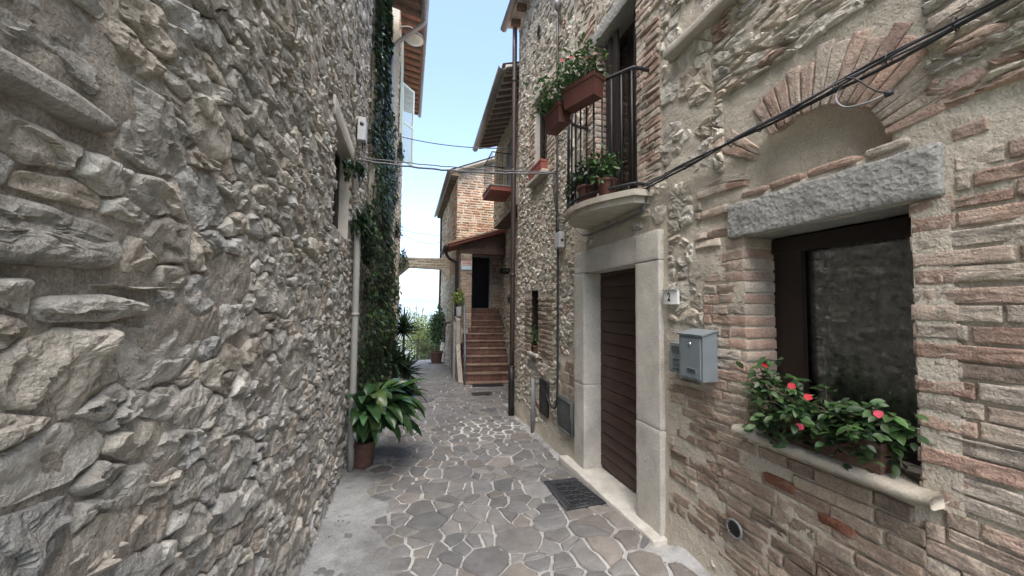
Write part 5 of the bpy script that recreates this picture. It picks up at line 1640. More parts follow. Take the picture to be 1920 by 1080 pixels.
build_aspidistra()

def build_yucca():
    g = np.random.default_rng(121)
    c = np.array([-0.12, 7.45]); z0 = float(ground_z(*c)) + 0.012
    T = thing('yucca_plant', (c[0], c[1], z0), 'spiky sword-leaved yucca standing by the ivy wall', 'yucca')
    pot = mk('pot', *g_pot((c[0], c[1], z0), 0.15, 0.26), M('terracotta'), T)
    mk('soil', *g_lathe([(0, 0.235), (0.128, 0.235)], (c[0], c[1], z0), 20), M('soil'), pot)
    heads = [((0.06, 0.0, 1.32), 0.36, 150), ((-0.10, -0.05, 0.72), 0.42, 150), ((0.08, 0.1, 0.50), 0.46, 130), ((-0.18, 0.1, 0.95), 0.32, 90)]
    for (dx, dy, h), L, n in heads:
        top = np.array([c[0] + dx, c[1] + dy, z0 + h])
        mk('stem', *g_tube(smooth_path([[c[0] + dx * 0.3, c[1] + dy * 0.3, z0 + 0.2], [c[0] + dx * 0.8, c[1] + dy * 0.6, z0 + h * 0.6], top], 12), 0.022, 7), M('bark'), T)
        d = g.normal(0, 1, (n, 3)); d[:, 2] = d[:, 2] * 0.75 + 0.25
        d /= np.linalg.norm(d, axis=1, keepdims=True)
        P = top + np.c_[0 * d[:, 0], 0 * d[:, 0], -g.random(n) * 0.12] + d * 0.02
        acc = Acc()
        scatter(acc, leaf_blade(1.0, 0.11), P, basis(d, np.tile([0.01, 0.02, 1.0], (n, 1))), L * g.uniform(0.7, 1.1, n), greens(g, n, [(0.035, 0.075, 0.032), (0.05, 0.095, 0.04), (0.028, 0.06, 0.03)], 0.25))
        acc.build('leaf_rosette', M('leaf'), T, False)
build_yucca()

def bush_points(g, n, c, r, squash=(1, 1, 1), shell_bias=0.45):
    d = g.normal(0, 1, (n, 3)); d /= np.linalg.norm(d, axis=1, keepdims=True)
    rad = g.random(n) ** shell_bias
    lump = 0.78 + 0.45 * fbm(d * 1.9 + np.array(c) * 3.7, 3)
    P = np.array(c) + d * (rad * lump)[:, None] * r * np.array(squash)
    return P, d

def bush(T, name, g, n, c, r, squash, leaf, size, cols, mat, upb=0.5):
    P, d = bush_points(g, n, c, r, squash)
    D = d * 0.8 + g.normal(0, 0.45, (n, 3)) + np.array([0, 0, -0.15])
    up = d + g.normal(0, 0.4, (n, 3)) + np.array([0, 0, upb])
    acc = Acc()
    scatter(acc, leaf, P, basis(D, up), g.uniform(*size, n), greens(g, n, cols, 0.28))
    return acc.build(name, M(mat), T, False)

# shrub in a terracotta pot far along, and trees beyond the railing
def build_far_plants():
    g = np.random.default_rng(131)
    c = (1.05, 14.0); z0 = float(ground_z(*c)) + 0.012
    T = thing('potted_shrub', (c[0], c[1], z0), 'tall green shrub in a terracotta pot beside the railing end', 'potted shrub')
    tray = mk('pot', *g_pot((c[0], c[1], z0 + 0.02), 0.24, 0.42), M('terracotta'), T)
    mk('saucer', *g_lathe([(0, 0), (0.27, 0), (0.30, 0.03), (0, 0.03)], (c[0] - 0.02, c[1], z0), 20), M('pipe_brown'), T)
    mk('trunk', *g_tube([[c[0], c[1], z0 + 0.38], [c[0] + 0.03, c[1], z0 + 0.9], [c[0], c[1], z0 + 1.6]], [0.03, 0.025, 0.012], 6), M('bark'), T)
    bush(T, 'crown', g, 2600, (c[0] + 0.02, c[1], z0 + 1.35), 0.42, (0.85, 0.9, 2.1), leaf_oval(1, 0.55), (0.05, 0.10), G_MID, 'leaf')
    def tree(name, x, y, zc, r, sq, n, cols, size, label, zg, lean=0.0):
        T = thing(name, (x, y, zg), label, 'tree')
        top = np.array([x, y, zc])
        tr = mk('trunk', *g_tube(smooth_path([[x - lean, y, zg], [x - lean * 0.4, y, (zg + zc) / 2], [x, y, zc]], 12), np.linspace(0.16, 0.05, len(smooth_path([[0, 0, 0], [0, 0, 1], [0, 0, 2]], 12))), 8), M('bark'), T)
        for k in range(7):
            a = g.uniform(0, 2 * np.pi); rr = r * g.uniform(0.5, 0.9)
            mk('limb', *g_tube(smooth_path([[x, y, zc - r * 0.6], [x + np.cos(a) * rr * 0.4, y + np.sin(a) * rr * 0.4, zc], [x + np.cos(a) * rr, y + np.sin(a) * rr, zc + r * g.uniform(0.2, 0.9) * sq[2]]], 9), 0.025, 5), M('bark'), tr)
        bush(T, 'crown', g, n, (x, y, zc), r, sq, leaf_oval(1, 0.42), size, cols, 'leaf_far', 0.2)
    tree('leafy_tree', 1.30, 22.5, -0.8, 1.45, (1.0, 1, 1.2), 11000, G_YEL, (0.07, 0.13), 'pale yellow-green leafy tree just beyond the iron railing', -5.5)
    tree('feathery_tree', 0.75, 29.0, -0.3, 1.9, (0.95, 1, 1.2), 4200, G_YEL, (0.09, 0.16), 'airy feathery tree rising highest beyond the railing', -8.5)
    tree('low_tree', -0.5, 24.5, -2.6, 1.8, (1.2, 1, 0.8), 8000, G_YEL, (0.08, 0.14), 'low rounded tree showing behind the railing bars', -6.5)
    # wispy top sprays
build_far_plants()

# ---- window boxes and balcony plants
def planter_box(T, c, size, ang, mat='planter', name='box'):
    """tapered trough, long axis turned by ang from +Y"""
    L, W, h = size
    ca, sa = math.cos(ang), math.sin(ang)
    prof = [(0.80, 0), (0.96, h * 0.78), (1.06, h * 0.80), (1.06, h), (0.94, h), (0.90, h * 0.82)]
    V, F, rings = [], [], []
    for s, z in prof:
        for (a, b) in ((-1, -1), (1, -1), (1, 1), (-1, 1)):
            u = a * W / 2 * s; v = b * (L / 2 - W / 2 * (1 - s))
            V.append([c[0] + u * ca + v * sa, c[1] - u * sa + v * ca, c[2] + z])
    n = len(prof)
    for r in range(n - 1):
        for k in range(4):
            F.append([r * 4 + k, r * 4 + (k + 1) % 4, r * 4 + 4 + (k + 1) % 4, r * 4 + 4 + k])
    F.append([3, 2, 1, 0])
    b = mk(name, np.array(V), [np.array(F)], M(mat), T, False)
    mk('soil', np.array(V)[-4:], [np.array([[0, 1, 2, 3]])], M('soil'), b, False)
    return b

def flower(parent, p, nrm, r, mat, g):
    nrm = np.array(nrm, float); nrm /= np.linalg.norm(nrm)
    a = np.cross(nrm, [0.3, 0.5, 0.8]); a /= np.linalg.norm(a); b = np.cross(nrm, a)
    V, F = [np.array(p)], []
    for k in range(5):
        t = 2 * np.pi * k / 5; w = 2 * np.pi / 5 * 0.46
        i = len(V)
        for tt, rr, hh in ((t - w * 0.6, 0.6, 0.1), (t - w, 0.95, 0.18), (t, 1.05, 0.10), (t + w, 0.95, 0.18), (t + w * 0.6, 0.6, 0.1)):
            V.append(np.array(p) + r * rr * (np.cos(tt) * a + np.sin(tt) * b) + nrm * r * hh)
        F += [[0, i, i + 1], [0, i + 1, i + 2], [0, i + 2, i + 3], [0, i + 3, i + 4]]
    return mk('flower', np.array(V), [np.array(F)], M(mat), parent, False)

def build_planters():
    g = np.random.default_rng(141)
    # --- sill planter below the near window: leaves one by one
    T = thing('window_planter', (1.735, 1.20, 1.098), 'terracotta planter with red flowers on the near window sill', 'flower planter')
    c = (1.715, 1.17, 1.100)
    planter_box(T, c, (0.46, 0.125, 0.115), 0.0, 'terracotta')
    tm = []
    for k in range(6):
        V, F = leaf_oval(1, g.uniform(0.48, 0.62), 0.12, g.uniform(0.05, 0.35))
        col = np.array(G_MID[k % 4]) * g.uniform(0.75, 1.1)
        tm.append(make_mesh('leaf', V, F, M('leaf'), True, np.broadcast_to(col, (len(V), 3))))
    base = np.array(T.location)
    stems = []
    tips = []
    cnt = 0
    # stems fan out of the trough; each ends in whorls of leaves
    for k in range(58):
        y = g.uniform(0.96, 1.38); x = 1.715 + g.normal(0, 0.03)
        side = (y - 1.2) / 0.22
        tip = np.array([x - abs(g.normal(0.02, 0.075)), y + side * 0.03 + g.normal(0, 0.04), 1.215 + g.uniform(-0.02, 0.19) * (1 - 0.25 * (side < -0.2)) + (0.05 if side > 0.15 else 0)])
        if g.random() < 0.22: tip = np.array([x - g.uniform(0.06, 0.11), tip[1], 1.18 + g.uniform(-0.04, 0.05)])
        if k < 8: tip = np.array([1.70 - g.uniform(0, 0.06), 0.86 + 0.12 * g.random(), 1.28 + g.uniform(-0.03, 0.05)])
        if k in (8, 9, 10, 11, 12): tip = np.array([1.67 - g.uniform(0, 0.05), 1.45 + 0.06 * g.random(), 1.22 + g.uniform(-0.06, 0.14)])
        tip[0] = np.clip(tip[0], 1.56, 1.80); tip[1] = min(tip[1], 1.385 + (tip[0] - 1.62) * 0.9)
        root = np.array([x, np.clip(y, 0.97, 1.36), 1.195])
        pts = smooth_path([root, (root + tip) / 2 + [0, 0, 0.03], tip], 8)
        stems.append(g_tube(pts, 0.0028, 5)); tips.append(tip); tips.append((root * 0.4 + tip * 0.6))
        for (t, nl) in ((1.0, 5), (0.75, 2 if k % 2 else 0)):
            q = root + (tip - root) * t + (0 if t == 1 else np.array([0, 0, 0.012]))
            a0 = g.uniform(0, 6.28)
            for j in range(nl):
                if cnt >= 296: break
                a = a0 + j * 2 * np.pi / max(nl, 1) + g.normal(0, 0.25)
                D = np.array([[np.cos(a), np.sin(a), g.normal(-0.05, 0.35)]])
                R = basis(D, np.array([[g.normal(-0.25, 0.2), g.normal(0, 0.2), 1.0]]))[0]
                s = g.uniform(0.036, 0.060)
                o = bpy.data.objects.new('leaf', tm[g.integers(6)])
                COL.objects.link(o)
                o.parent = T
                mm = Matrix.Identity(4)
                for i in range(3):
                    for jj in range(3): mm[i][jj] = float(R[i, jj] * s)
                    mm[i][3] = float(q[i] - base[i])
                o.matrix_basis = mm
                cnt += 1
    tips = np.array(tips)
    nn = 1100
    q = tips[g.integers(len(tips), size=nn)] + g.normal(0, 1, (nn, 3)) * [0.028, 0.036, 0.024] + [0.012, 0, -0.018]
    q = q[(q[:, 0] < 1.86) & (q[:, 0] > 1.52) & ((q[:, 0] < 1.68) | ((q[:, 1] > 0.875) & (q[:, 1] < 1.50)))]
    nn = len(q)
    fa = Acc()
    scatter(fa, leaf_oval(1, 0.55, 0.12, 0.2), q, basis(g.normal(0, 1, (nn, 3)) * [1, 1, 0.4], g.normal(0, 0.3, (nn, 3)) + [-0.25, -0.1, 1]), g.uniform(0.032, 0.055, nn), greens(g, nn, G_DARK, 0.25))
    fa.build('small_leaves', M('leaf'), T, True, 'stuff')
    acc = Acc()
    for v, f in stems: acc.add(v, f)
    acc.build('stems', M('bark'), T, True, 'stuff')
    for p, m in (((1.62, 1.36, 1.43), 'petal'), ((1.655, 1.40, 1.43), 'petal_pink'), ((1.60, 1.15, 1.335), 'petal'), ((1.63, 0.93, 1.325), 'petal_pink'), ((1.575, 1.17, 1.21), 'petal_pink'), ((1.63, 1.24, 1.36), 'petal')):
        flower(T, p, (-0.6, -0.5, 0.6), 0.015, m, g)

    # --- two troughs hung on the balcony rail
    def rail_box(name, p0, p1, z, label, nleaf, fl):
        p0 = np.array(p0); p1 = np.array(p1); mid = (p0 + p1) / 2; d = p1 - p0
        ang = math.atan2(d[0], d[1])
        T = thing(name, (mid[0], mid[1], z), label, 'flower box', 'boxes hung on the balcony rail')
        planter_box(T, (mid[0], mid[1], z), (np.linalg.norm(d), 0.13, 0.17), ang)
        n = nleaf
        t = g.random(n); cc = p0 + t[:, None] * d
        h = g.random(n) ** 0.8
        P = np.c_[cc + g.normal(0, 0.055, (n, 2)) * (0.6 + h[:, None]), z + 0.15 + h * (0.08 + 0.16 * np.maximum(fbm(np.c_[t * 6, 0 * t, 0 * t + z], 2) + 0.5, 0))]
        P[:, 0] -= 0.05 * h
        D = g.normal(0, 0.7, (n, 3)) + [0, 0, 0.15]
        acc = Acc()
        scatter(acc, leaf_oval(1, 0.5), P, basis(D, g.normal(0, 0.4, (n, 3)) + [0, 0, 1]), g.uniform(0.028, 0.055, n), greens(g, n, G_MID, 0.28))
        acc.build('foliage', M('leaf'), T, False)
        for p in fl: flower(T, p, (-0.6, -0.7, 0.3), 0.016, 'petal', g)
        return T
    rail_box('flower_box', (1.365, 2.44), (1.235, 2.74), 3.305, 'upper brown flower box with red flowers hung on balcony rail', 520, [(1.19, 2.75, 3.75), (1.21, 2.71, 3.73), (1.22, 2.64, 3.71), (1.30, 2.50, 3.63)])
    rail_box('flower_box', (1.225, 2.76), (1.205, 3.03), 3.235, 'lower brown flower box with trailing foliage at far end of balcony', 620, [])
    # --- pots on the balcony floor
    spec = [((1.47, 2.52), 0.075, 0.13, 'small green pot plant on the balcony floor at the near end'),
            ((1.42, 2.74), 0.085, 0.14, 'bushy pot plant on the balcony floor beside the white jug'),
            ((1.46, 2.98), 0.08, 0.12, 'pot plant on the balcony floor at the far end')]
    for k, ((x, y), r, h, lab) in enumerate(spec):
        T = thing('balcony_pot_plant', (x, y, 2.555), lab, 'pot plant', 'pot plants on the balcony floor')
        p = mk('pot', *g_pot((x, y, 2.555), r, h), M('planter'), T)
        bush(T, 'foliage', g, 300, (x - 0.01, y, 2.555 + h + 0.10), 0.16, (0.9, 1.1, 0.95), leaf_oval(1, 0.6), (0.03, 0.055), G_DARK if k else G_MID, 'leaf')
    j = mk('white_jug', *g_lathe([(0, 0), (0.03, 0), (0.045, 0.04), (0.04, 0.10), (0.025, 0.13), (0.03, 0.15), (0.026, 0.15), (0.02, 0.12), (0, 0.02)], (1.40, 2.86, 2.555), 16), M('enamel'), None)
    prop(j, 'small white jug among the pots on the balcony', 'jug')
    # --- red box on the upper window sill
    T = thing('sill_box', (1.66, 4.63, 3.457), 'empty red trough on the upper window sill by the drainpipe', 'flower box')
    planter_box(T, (1.655, 4.63, 3.457), (0.52, 0.12, 0.14), 0.0, 'red_paint', 'trough')
    # --- white planter by the porch pillar
    T = thing('white_planter', (1.27, 9.70, 1.43), 'small white trough with pale green plant beside the porch pillar', 'planter')
    planter_box(T, (1.265, 9.58, 1.43), (0.24, 0.11, 0.24), 0.0, 'plastic_grey', 'trough')
    bush(T, 'foliage', g, 260, (1.26, 9.58, 1.92), 0.20, (0.8, 1, 1.1), leaf_oval(1, 0.4), (0.05, 0.09), G_YEL, 'leaf')
    # trailing plant on slit window sill
    T = thing('sill_plant', (1.69, 4.84, 1.058), 'wispy green plant trailing on the narrow slit window sill', 'plant')
    mk('pot', *g_pot((1.71, 4.80, 1.058), 0.05, 0.10), M('terracotta'), T)
    bush(T, 'foliage', g, 110, (1.69, 4.82, 1.30), 0.16, (0.35, 0.7, 1.3), leaf_oval(1, 0.4), (0.03, 0.05), G_MID, 'leaf')
build_planters()

# =================================================================== SMALL THINGS
def text_mesh(name, s, size, mat, parent, origin, xdir, ydir, depth=0.0015, sx=1.0, font_bold=0.0):
    cu = bpy.data.curves.new(name, 'FONT')
    cu.body = s
    cu.size = size
    cu.align_x = 'CENTER'; cu.align_y = 'CENTER'
    cu.extrude = depth / 2
    cu.offset = font_bold
    tmp = bpy.data.objects.new(name + '_tmp', cu)
    COL.objects.link(tmp)
    dg = bpy.context.evaluated_depsgraph_get()
    me = bpy.data.meshes.new_from_object(tmp.evaluated_get(dg))
    n = len(me.vertices)
    V = np.zeros(n * 3); me.vertices.foreach_get('co', V); V = V.reshape(-1, 3)
    faces = [list(p.vertices) for p in me.polygons]
    bpy.data.objects.remove(tmp)
    xd = np.array(xdir, float); yd = np.array(ydir, float); nd = np.cross(xd, yd)
    W = np.array(origin) + V[:, :1] * sx * xd + V[:, 1:2] * yd + V[:, 2:3] * nd
    by = {}
    for f in faces: by.setdefault(len(f), []).append(f)
    return mk(name, W, [np.array(f) for f in by.values()], M(mat), parent, False)

def build_small():
    g = np.random.default_rng(151)
    # --- mailbox
    T = thing('mailbox', (1.62, 1.79, 1.285), 'grey metal mailbox on the wall between the door and the window', 'mailbox')
    prof = [(1.588, 1.285), (1.690, 1.285), (1.690, 1.560), (1.588, 1.535)]
    V, F = g_prism([(z, x) for x, z in prof], 1, 1.70, 1.885)
    mk('body', V, F, M('mail'), T, False)
    mk('lid', *g_prism([(1.538, 1.578), (1.566, 1.694), (1.574, 1.694), (1.547, 1.576)], 1, 1.694, 1.891), M('mail'), T, False)
    mk('door', *g_rbox((1.583, 1.715, 1.297), (1.5885, 1.870, 1.522), 0.2, 0.002), M('mail'), T, False)
    V, F = g_lathe([(0, 0.006), (0.010, 0.006), (0.011, 0)], (0, 0, 0), 14)
    mk('lock', np.stack([1.583 - V[:, 2], 1.792 + V[:, 0], 1.490 + V[:, 1]], 1), F, M('chrome'), T)
    nw = mk('name_slot', *g_box((1.5795, 1.745, 1.328), (1.5835, 1.815, 1.352)), M('mail'), T, False)
    for k in range(3):
        mk('louvre', *g_box((1.578, 1.75, 1.331 + k * 0.007), (1.5797, 1.81, 1.334 + k * 0.007)), M('mail_dark'), nw, False)
    # --- old grey box behind it
    T = thing('old_letterbox', (1.68, 1.97, 1.29), 'flat older grey letterbox partly hidden behind the mailbox', 'letterbox')
    mk('body', *g_rbox((1.655, 1.893, 1.285), (1.695, 2.055, 1.475), 0.1, 0.003), M('mail'), T, False)
    mk('flap', *g_box((1.650, 1.91, 1.425), (1.6545, 2.03, 1.455)), M('panel'), T, False)
    mk('side_rib', *g_box((1.648, 2.03, 1.295), (1.6545, 2.05, 1.42)), M('mail'), T, False)
    for k in range(3):
        mk('rib', *g_box((1.651, 1.90, 1.31 + k * 0.03), (1.6545, 2.02, 1.315 + k * 0.03)), M('panel'), T, False)
    # --- house number
    T = thing('number_plate', (1.67, 2.06, 1.72), 'white house number plate reading 2 beside the stone door surround', 'number plate')
    n = 9
    yy = np.linspace(1.992, 2.128, n); xx = 1.668 - 0.010 * (1 - ((yy - 2.06) / 0.068) ** 2)
    V = np.concatenate([np.c_[xx, yy, np.full(n, 1.722)], np.c_[xx, yy, np.full(n, 1.813)], np.c_[np.full(n, 1.685), yy, np.full(n, 1.722)], np.c_[np.full(n, 1.685), yy, np.full(n, 1.813)]])
    k = np.arange(n - 1)
    mk('plate', V, [np.stack([k, n + k, n + k + 1, k + 1], -1), np.stack([n + k, 3 * n + k, 3 * n + k + 1, n + k + 1], -1), np.stack([k, k + 1, 2 * n + k + 1, 2 * n + k], -1),
                    np.array([[0, 2 * n, 3 * n, n], [n - 1, 2 * n - 1, 4 * n - 1, 3 * n - 1]])], M('enamel'), T, False)
    mk('hood', *g_box((1.652, 1.988, 1.814), (1.69, 2.132, 1.8185)), M('plastic_grey'), T, False)
    text_mesh('numeral', '2', 0.074, 'ink', T, (1.6565, 2.058, 1.768), (0, -1, 0), (0, 0, 1), 0.001, 0.80, 0.0012)
    # --- for-sale notice on the porch pillar
    T = thing('notice_sign', (1.485, 9.77, 2.66), 'small red and white for-sale notice on the brick porch pillar', 'sign')
    mk('board', *g_box((1.345, 9.764, 2.66), (1.625, 9.776, 2.90)), M('enamel'), T, False)
    mk('lower_panel', *g_box((1.348, 9.760, 2.665), (1.622, 9.7636, 2.755)), M('blue_ink'), T, False)
    for z in (2.772, 2.886): mk('red_line', *g_box((1.348, 9.760, z), (1.622, 9.7636, z + 0.010)), M('red_ink'), T, False)
    text_mesh('lettering', 'VENDESI', 0.085, 'red_ink', T, (1.485, 9.761, 2.83), (1, 0, 0), (0, 0, 1), 0.002, 0.78, 0.002)

    # --- rubber door mat with scrollwork
    c = np.array([1.445, 3.02]); W, L = 0.40, 0.585
    T = thing('doormat', (c[0], c[1], float(ground_z(*c)) + 0.016), 'black rubber doormat with scroll pattern in front of the stone step', 'doormat')
    ax = np.array([0.045, 0.999]); ay = np.array([0.999, -0.045])
    def mp(a, b, h):      # a across (0..W), b along
        p = c + (np.asarray(a)[..., None]) * ay + (np.asarray(b)[..., None]) * ax
        return np.concatenate([p, (ground_z(p[..., 0], p[..., 1]) + 0.0155 + h)[..., None]], -1)
    nu, nv = 7, 9
    A, B = np.meshgrid(np.linspace(-W / 2, W / 2, nu), np.linspace(-L / 2, L / 2, nv), indexing='ij')
    P = np.concatenate([mp(A.ravel(), B.ravel(), 0.006), mp(A.ravel(), B.ravel(), -0.006)])
    idx = np.arange(nu * nv).reshape(nu, nv)
    q = np.stack([idx[:-1, :-1], idx[1:, :-1], idx[1:, 1:], idx[:-1, 1:]], -1).reshape(-1, 4)
    rim = np.concatenate([idx[:, 0], idx[-1, 1:], idx[::-1, -1][1:], idx[0, ::-1][1:-1]])
    r2 = np.roll(rim, -1)
    mk('base', P, [q, np.stack([rim, rim + nu * nv, r2 + nu * nv, r2], -1)], M('rubber'), T, False)
    acc = Acc()
    def line(a, b, r=0.006): acc.add(*g_tube(mp(np.array(a), np.array(b), 0.008), r, 5))
    for e, r in ((0.008, 0.008), (0.058, 0.005)):
        w, l = W / 2 - e, L / 2 - e
        line([-w, w, w, -w, -w], [-l, -l, l, l, -l], r)
    t = np.linspace(0, 1, 16)
    def scroll(a0, b0, s, flip, rot):
        th = t * 4.6 + rot; rr = s * (1 - 0.8 * t)
        line(a0 + flip * rr * np.cos(th), b0 + rr * np.sin(th), 0.0045)
    for b in np.linspace(-0.19, 0.19, 5):
        for f in (-1, 1):
            scroll(f * 0.062, b, 0.048, f, 0.5); scroll(f * 0.10, b + 0.045, 0.030, -f, 2.0); scroll(f * 0.022, b + 0.035, 0.024, f, 3.5)
    tt = np.linspace(0, 2 * np.pi, 14)
    for b in np.linspace(-L / 2 + 0.035, L / 2 - 0.035, 14):
        for f in (-1, 1): line(f * (W / 2 - 0.033) + 0.014 * np.cos(tt), b + 0.014 * np.sin(tt), 0.004)
    for a in np.linspace(-W / 2 + 0.07, W / 2 - 0.07, 8):
        for f in (-1, 1): line(a + 0.014 * np.cos(tt), f * (L / 2 - 0.033) + 0.014 * np.sin(tt), 0.004)
    acc.build('scrollwork', M('rubber_sheen'), T, True)
    # --- dark mat at the foot of the stairs, cover plate in the paving
    def flat(name, poly, th, mat, label, cat):
        poly = np.array(poly, float)
        V = np.concatenate([np.c_[poly, ground_z(poly[:, 0], poly[:, 1]) + 0.017], np.c_[poly, ground_z(poly[:, 0], poly[:, 1]) + 0.017 + th]])
        m = len(poly); k = np.arange(m); k2 = (k + 1) % m
        o = mk(name, V, [np.stack([k, k2, m + k2, m + k], -1), (m + k)[None]], M(mat), None, False)
        return prop(o, label, cat)
    sm = flat('stair_mat', [(1.36, 7.82), (2.02, 7.74), (2.05, 8.02), (1.39, 8.10)], 0.014, 'rubber', 'dark mat lying at the foot of the tiled staircase', 'mat')
    fl = flat('drain_cover', [(1.22, 7.05), (1.60, 7.02), (1.62, 7.27), (1.24, 7.30)], 0.006, 'hatch', 'dark rectangular drain cover set in the paving before the stairs', 'drain cover')
    # --- street lamp on the house corner
    T = thing('street_lamp', (-0.30, 8.35, 7.62), 'round street lamp with curved bracket under the eave', 'street lamp')
    mk('bracket', *g_tube(smooth_path([[-0.34, 8.36, 7.60], [-0.36, 8.34, 7.78], [-0.28, 8.32, 7.90], [-0.10, 8.30, 7.93], [0.03, 8.30, 7.86]], 20), 0.018, 8), M('gutter'), T)
    V, F = g_lathe([(0, 0.16), (0.06, 0.155), (0.13, 0.11), (0.20, 0.05), (0.225, 0.0), (0.20, -0.005)], (0.0, 8.30, 7.66), 28)
    mk('shade', V, F, M('gutter'), T)
    V, F = g_lathe([(0.20, -0.004), (0.17, -0.03), (0.09, -0.045), (0, -0.05)], (0.0, 8.30, 7.66), 28)
    mk('lamp_glass', V, F, M('glass_lamp'), T)
    # --- junction boxes
    T = thing('junction_box', (-0.55, 4.30, 3.60), 'pale grey junction box high on the rubble wall above the pale downpipe', 'junction box')
    mk('body', *g_rbox((-0.575, 4.24, 3.50), (-0.49, 4.40, 3.76), 0.1, 0.008), M('plastic_grey'), T, False)
    V, F = g_lathe([(0, 0.004), (0.022, 0.004), (0.022, 0)], (0, 0, 0), 12)
    mk('plug', np.stack([-0.53 + V[:, 0], 4.24 - V[:, 2], 3.68 + V[:, 1]], 1), F, M('cable'), T)
    for k in range(3):
        mk('lead', *g_tube(smooth_path([[-0.53 + 0.02 * k, 4.32, 3.5], [-0.52 + 0.015 * k, 4.31, 3.42], [-0.55 + 0.03 * k, 4.22, 3.36 - 0.03 * k], [-0.50, 4.16, 3.24]], 12), 0.006, 5), M('cable'), T)
    T = thing('meter_box', (1.66, 3.9, 2.37), 'pale grey cable box on the stone wall left of the door surround', 'junction box')
    mk('body', *g_rbox((1.615, 3.80, 2.365), (1.685, 3.93, 2.545), 0.1, 0.008), M('plastic_grey'), T, False)
    V, F = g_lathe([(0, 0.004), (0.016, 0.004), (0.016, 0)], (0, 0, 0), 12)
    mk('plug', np.stack([1.65 + V[:, 0], 3.80 - V[:, 2], 2.45 + V[:, 1]], 1), F, M('cable'), T)
    # --- cable bundle along the near wall
    T = thing('cable_bundle', (1.66, 1.0, 2.6), 'black cable bundle clipped along the wall above the window lintel', 'cables')
    for k in range(4):
        ys = np.linspace(-1.2, 2.3, 44)
        off = np.array([0, 0.013, 0.022, 0.008])[k]
        z = 2.585 + off + 0.006 * np.sin(ys * 5 + k * 1.7) + 0.012 * np.cos(ys * 1.4) + 0.004 * np.sin(ys * 13 + k)
        x = 1.652 - np.array([0.004, 0.012, 0.0, 0.018])[k] + 0.004 * np.sin(ys * 7 + k * 2)
        mk('cable', *g_tube(np.c_[x, ys, z], (0.0065, 0.005, 0.006, 0.0045)[k], 7), M('cable' if k != 1 else 'cable_grey'), T)
    for y in np.arange(-1.0, 2.3, 0.17):
        z = 2.600 + 0.012 * math.cos(y * 1.4)
        a = np.linspace(0, 2 * np.pi, 12)
        mk('tie', *g_tube(np.stack([1.648 + 0.017 * np.cos(a), np.full(12, y), z - 0.004 + 0.021 * np.sin(a)], 1), 0.0028, 4), M('cable'), T)
    mk('cable_run', *g_tube(smooth_path([[1.655, 2.24, 2.60], [1.665, 2.33, 2.44], [1.668, 2.45, 2.405], [1.668, 2.9, 2.395], [1.665, 3.3, 2.41], [1.66, 3.6, 2.60], [1.655, 3.88, 2.70], [1.655, 3.95, 2.58]], 36), 0.011, 7), M('cable_grey'), T)
    mk('loop', *g_tube(smooth_path([[1.65, 1.02, 2.60], [1.63, 1.03, 2.54], [1.60, 0.98, 2.475], [1.61, 0.915, 2.46], [1.64, 0.875, 2.475]], 24), 0.004, 6), M('pipe_grey'), T)
    mk('loop_end', *g_tube([[1.64, 0.882, 2.473], [1.65, 0.862, 2.478]], 0.011, 6), M('cable'), T)
    mk('drop_wire', *g_tube(smooth_path([[1.64, 1.0, 2.61], [1.615, 0.95, 2.57], [1.62, 0.90, 2.50], [1.64, 0.872, 2.478]], 14), 0.003, 5), M('cable'), T)
    # --- riser conduit with its cables
    T = thing('riser_conduit', (1.66, 3.95, 0.6), 'slim brown conduit with hanging cables rising on the stone wall', 'conduit')
    mk('conduit', *g_tube([[1.655, 3.96, z] for z in np.linspace(2.55, 5.25, 8)], 0.014, 8), M('pipe_brown'), T)
    V, F = g_lathe([(0, 0), (0.018, 0.0), (0.045, 0.08), (0.045, 0.12), (0.038, 0.12), (0.02, 0.03)], (1.655, 3.96, 5.25), 14)
    mk('cap', V, F, M('gutter'), T)
    mk('lower_conduit', *g_tube(smooth_path([[1.655, 3.93, 2.37], [1.655, 3.93, 1.6], [1.655, 3.93, 0.9], [1.652, 3.95, 0.60], [1.65, 4.05, 0.52], [1.65, 4.18, 0.56], [1.665, 4.29, 0.62]], 40), 0.014, 8), M('cable'), T)
    for k in range(3):
        mk('loose_cable', *g_tube(smooth_path([[1.65 - 0.01 * k, 4.0, 3.28], [1.63 - 0.01 * k, 3.93 + 0.02 * k, 3.1], [1.635, 3.9 + 0.03 * k, 2.85], [1.64, 3.93 - 0.02 * k, 2.66], [1.65, 3.88, 2.54]], 20), 0.006, 5), M('cable'), T)
    mk('side_wire', *g_tube(smooth_path([[1.66, 5.02, 0.86], [1.65, 4.7, 0.84], [1.65, 4.4, 0.80], [1.65, 4.1, 0.78], [1.652, 3.96, 0.84]], 20), 0.007, 5), M('cable'), T)
    gp = mk('vent_pipe', *g_tube([[1.640, 4.74, z] for z in (-0.04, 0.3, 0.73)], 0.026, 10), M('pipe_grey'), None)
    prop(gp, 'short grey pipe standing against the wall beside the meter hatch', 'pipe')
    # --- wires over the alley
    def wire(name, a, b, sag, r, label, mat='cable_grey', twist=0):
        t = np.linspace(0, 1, 26)[:, None]
        P = np.array(a) + (np.array(b) - np.array(a)) * t
        P[:, 2] -= sag * 4 * (t * (1 - t))[:, 0]
        if twist:
            P[:, 2] += twist * np.sin(t[:, 0] * 60); P[:, 1] += twist * np.cos(t[:, 0] * 60)
        o = mk(name, *g_tube(P, r, 6), M(mat), None)
        return prop(o, label, 'wire', 'wires crossing the alley')
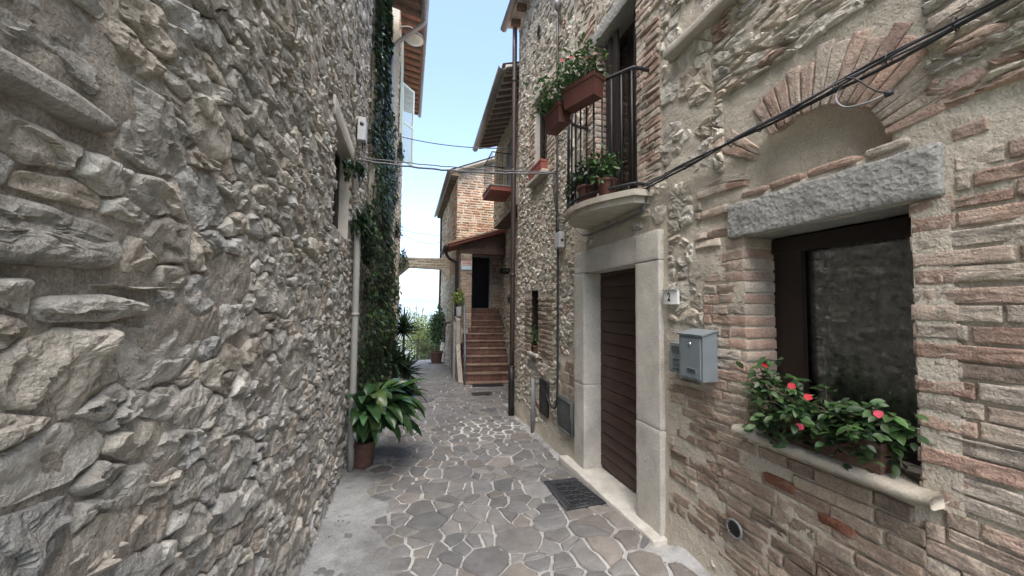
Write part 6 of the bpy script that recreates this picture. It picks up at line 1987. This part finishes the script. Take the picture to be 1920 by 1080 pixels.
    wire('overhead_wire', (-0.55, 4.15, 3.24), (1.66, 4.0, 3.28), 0.05, 0.010, 'thick twisted wire crossing the alley at window height, lowest of the near pair', twist=0.004)
    wire('overhead_wire', (-0.55, 4.10, 3.25), (1.66, 4.02, 3.30), 0.03, 0.006, 'thin wire running just above the thick twisted wire across the alley', twist=0.003)
    wire('overhead_wire', (-0.36, 8.6, 5.55), (2.0, 6.6, 4.72), 0.10, 0.010, 'wire from the green shutters across to the red balcony')
    wire('overhead_wire', (-0.30, 12.0, 4.05), (1.35, 12.2, 3.95), 0.01, 0.008, 'nearly straight wire above the stone strut')
    wire('overhead_wire', (-0.30, 11.9, 4.0), (1.35, 12.0, 3.95), 0.30, 0.008, 'deeply sagging wire loop above the stone strut')
    wire('overhead_wire', (-0.45, 5.75, 7.8), (-0.50, 5.75, 3.6), 0.0, 0.012, 'black wire running down the corner of the rubble wall', 'cable')
    # --- wall lantern by the stairs, partly behind the drainpipe
    T = thing('wall_lantern', (2.12, 7.6, 1.85), 'small dark wall lantern beside the stairs behind the drainpipe', 'lantern')
    mk('arm', *g_tube([[2.28, 7.6, 1.98], [2.10, 7.6, 1.98]], 0.014, 6), M('iron'), T)
    mk('body', *g_lathe([(0, 0), (0.04, 0.0), (0.055, 0.12), (0.07, 0.13), (0.02, 0.19), (0, 0.2)], (2.10, 7.6, 1.76), 8), M('pipe_black'), T, False)
build_small()

# =================================================================== HAZE over the valley
def build_haze():
    m = bpy.data.materials.new('haze_air')
    m.use_nodes = True
    nt = m.node_tree
    nt.nodes.remove(nt.nodes['Principled BSDF'])
    pv = nt.nodes.new('ShaderNodeVolumePrincipled')
    pv.inputs['Color'].default_value = (0.72, 0.82, 0.95, 1)
    pv.inputs['Density'].default_value = HAZE_DENSITY
    pv.inputs['Anisotropy'].default_value = 0.2
    nt.links.new(pv.outputs[0], nt.nodes['Material Output'].inputs['Volume'])
    o = mk('haze', *g_box((-9500, -3500, -420), (9500, 11500, 10.5)), m, None, False)
    prop(o, 'pale blue haze filling the air over the valley', 'haze', kind='stuff')
HAZE_DENSITY = 0.0006
build_haze()
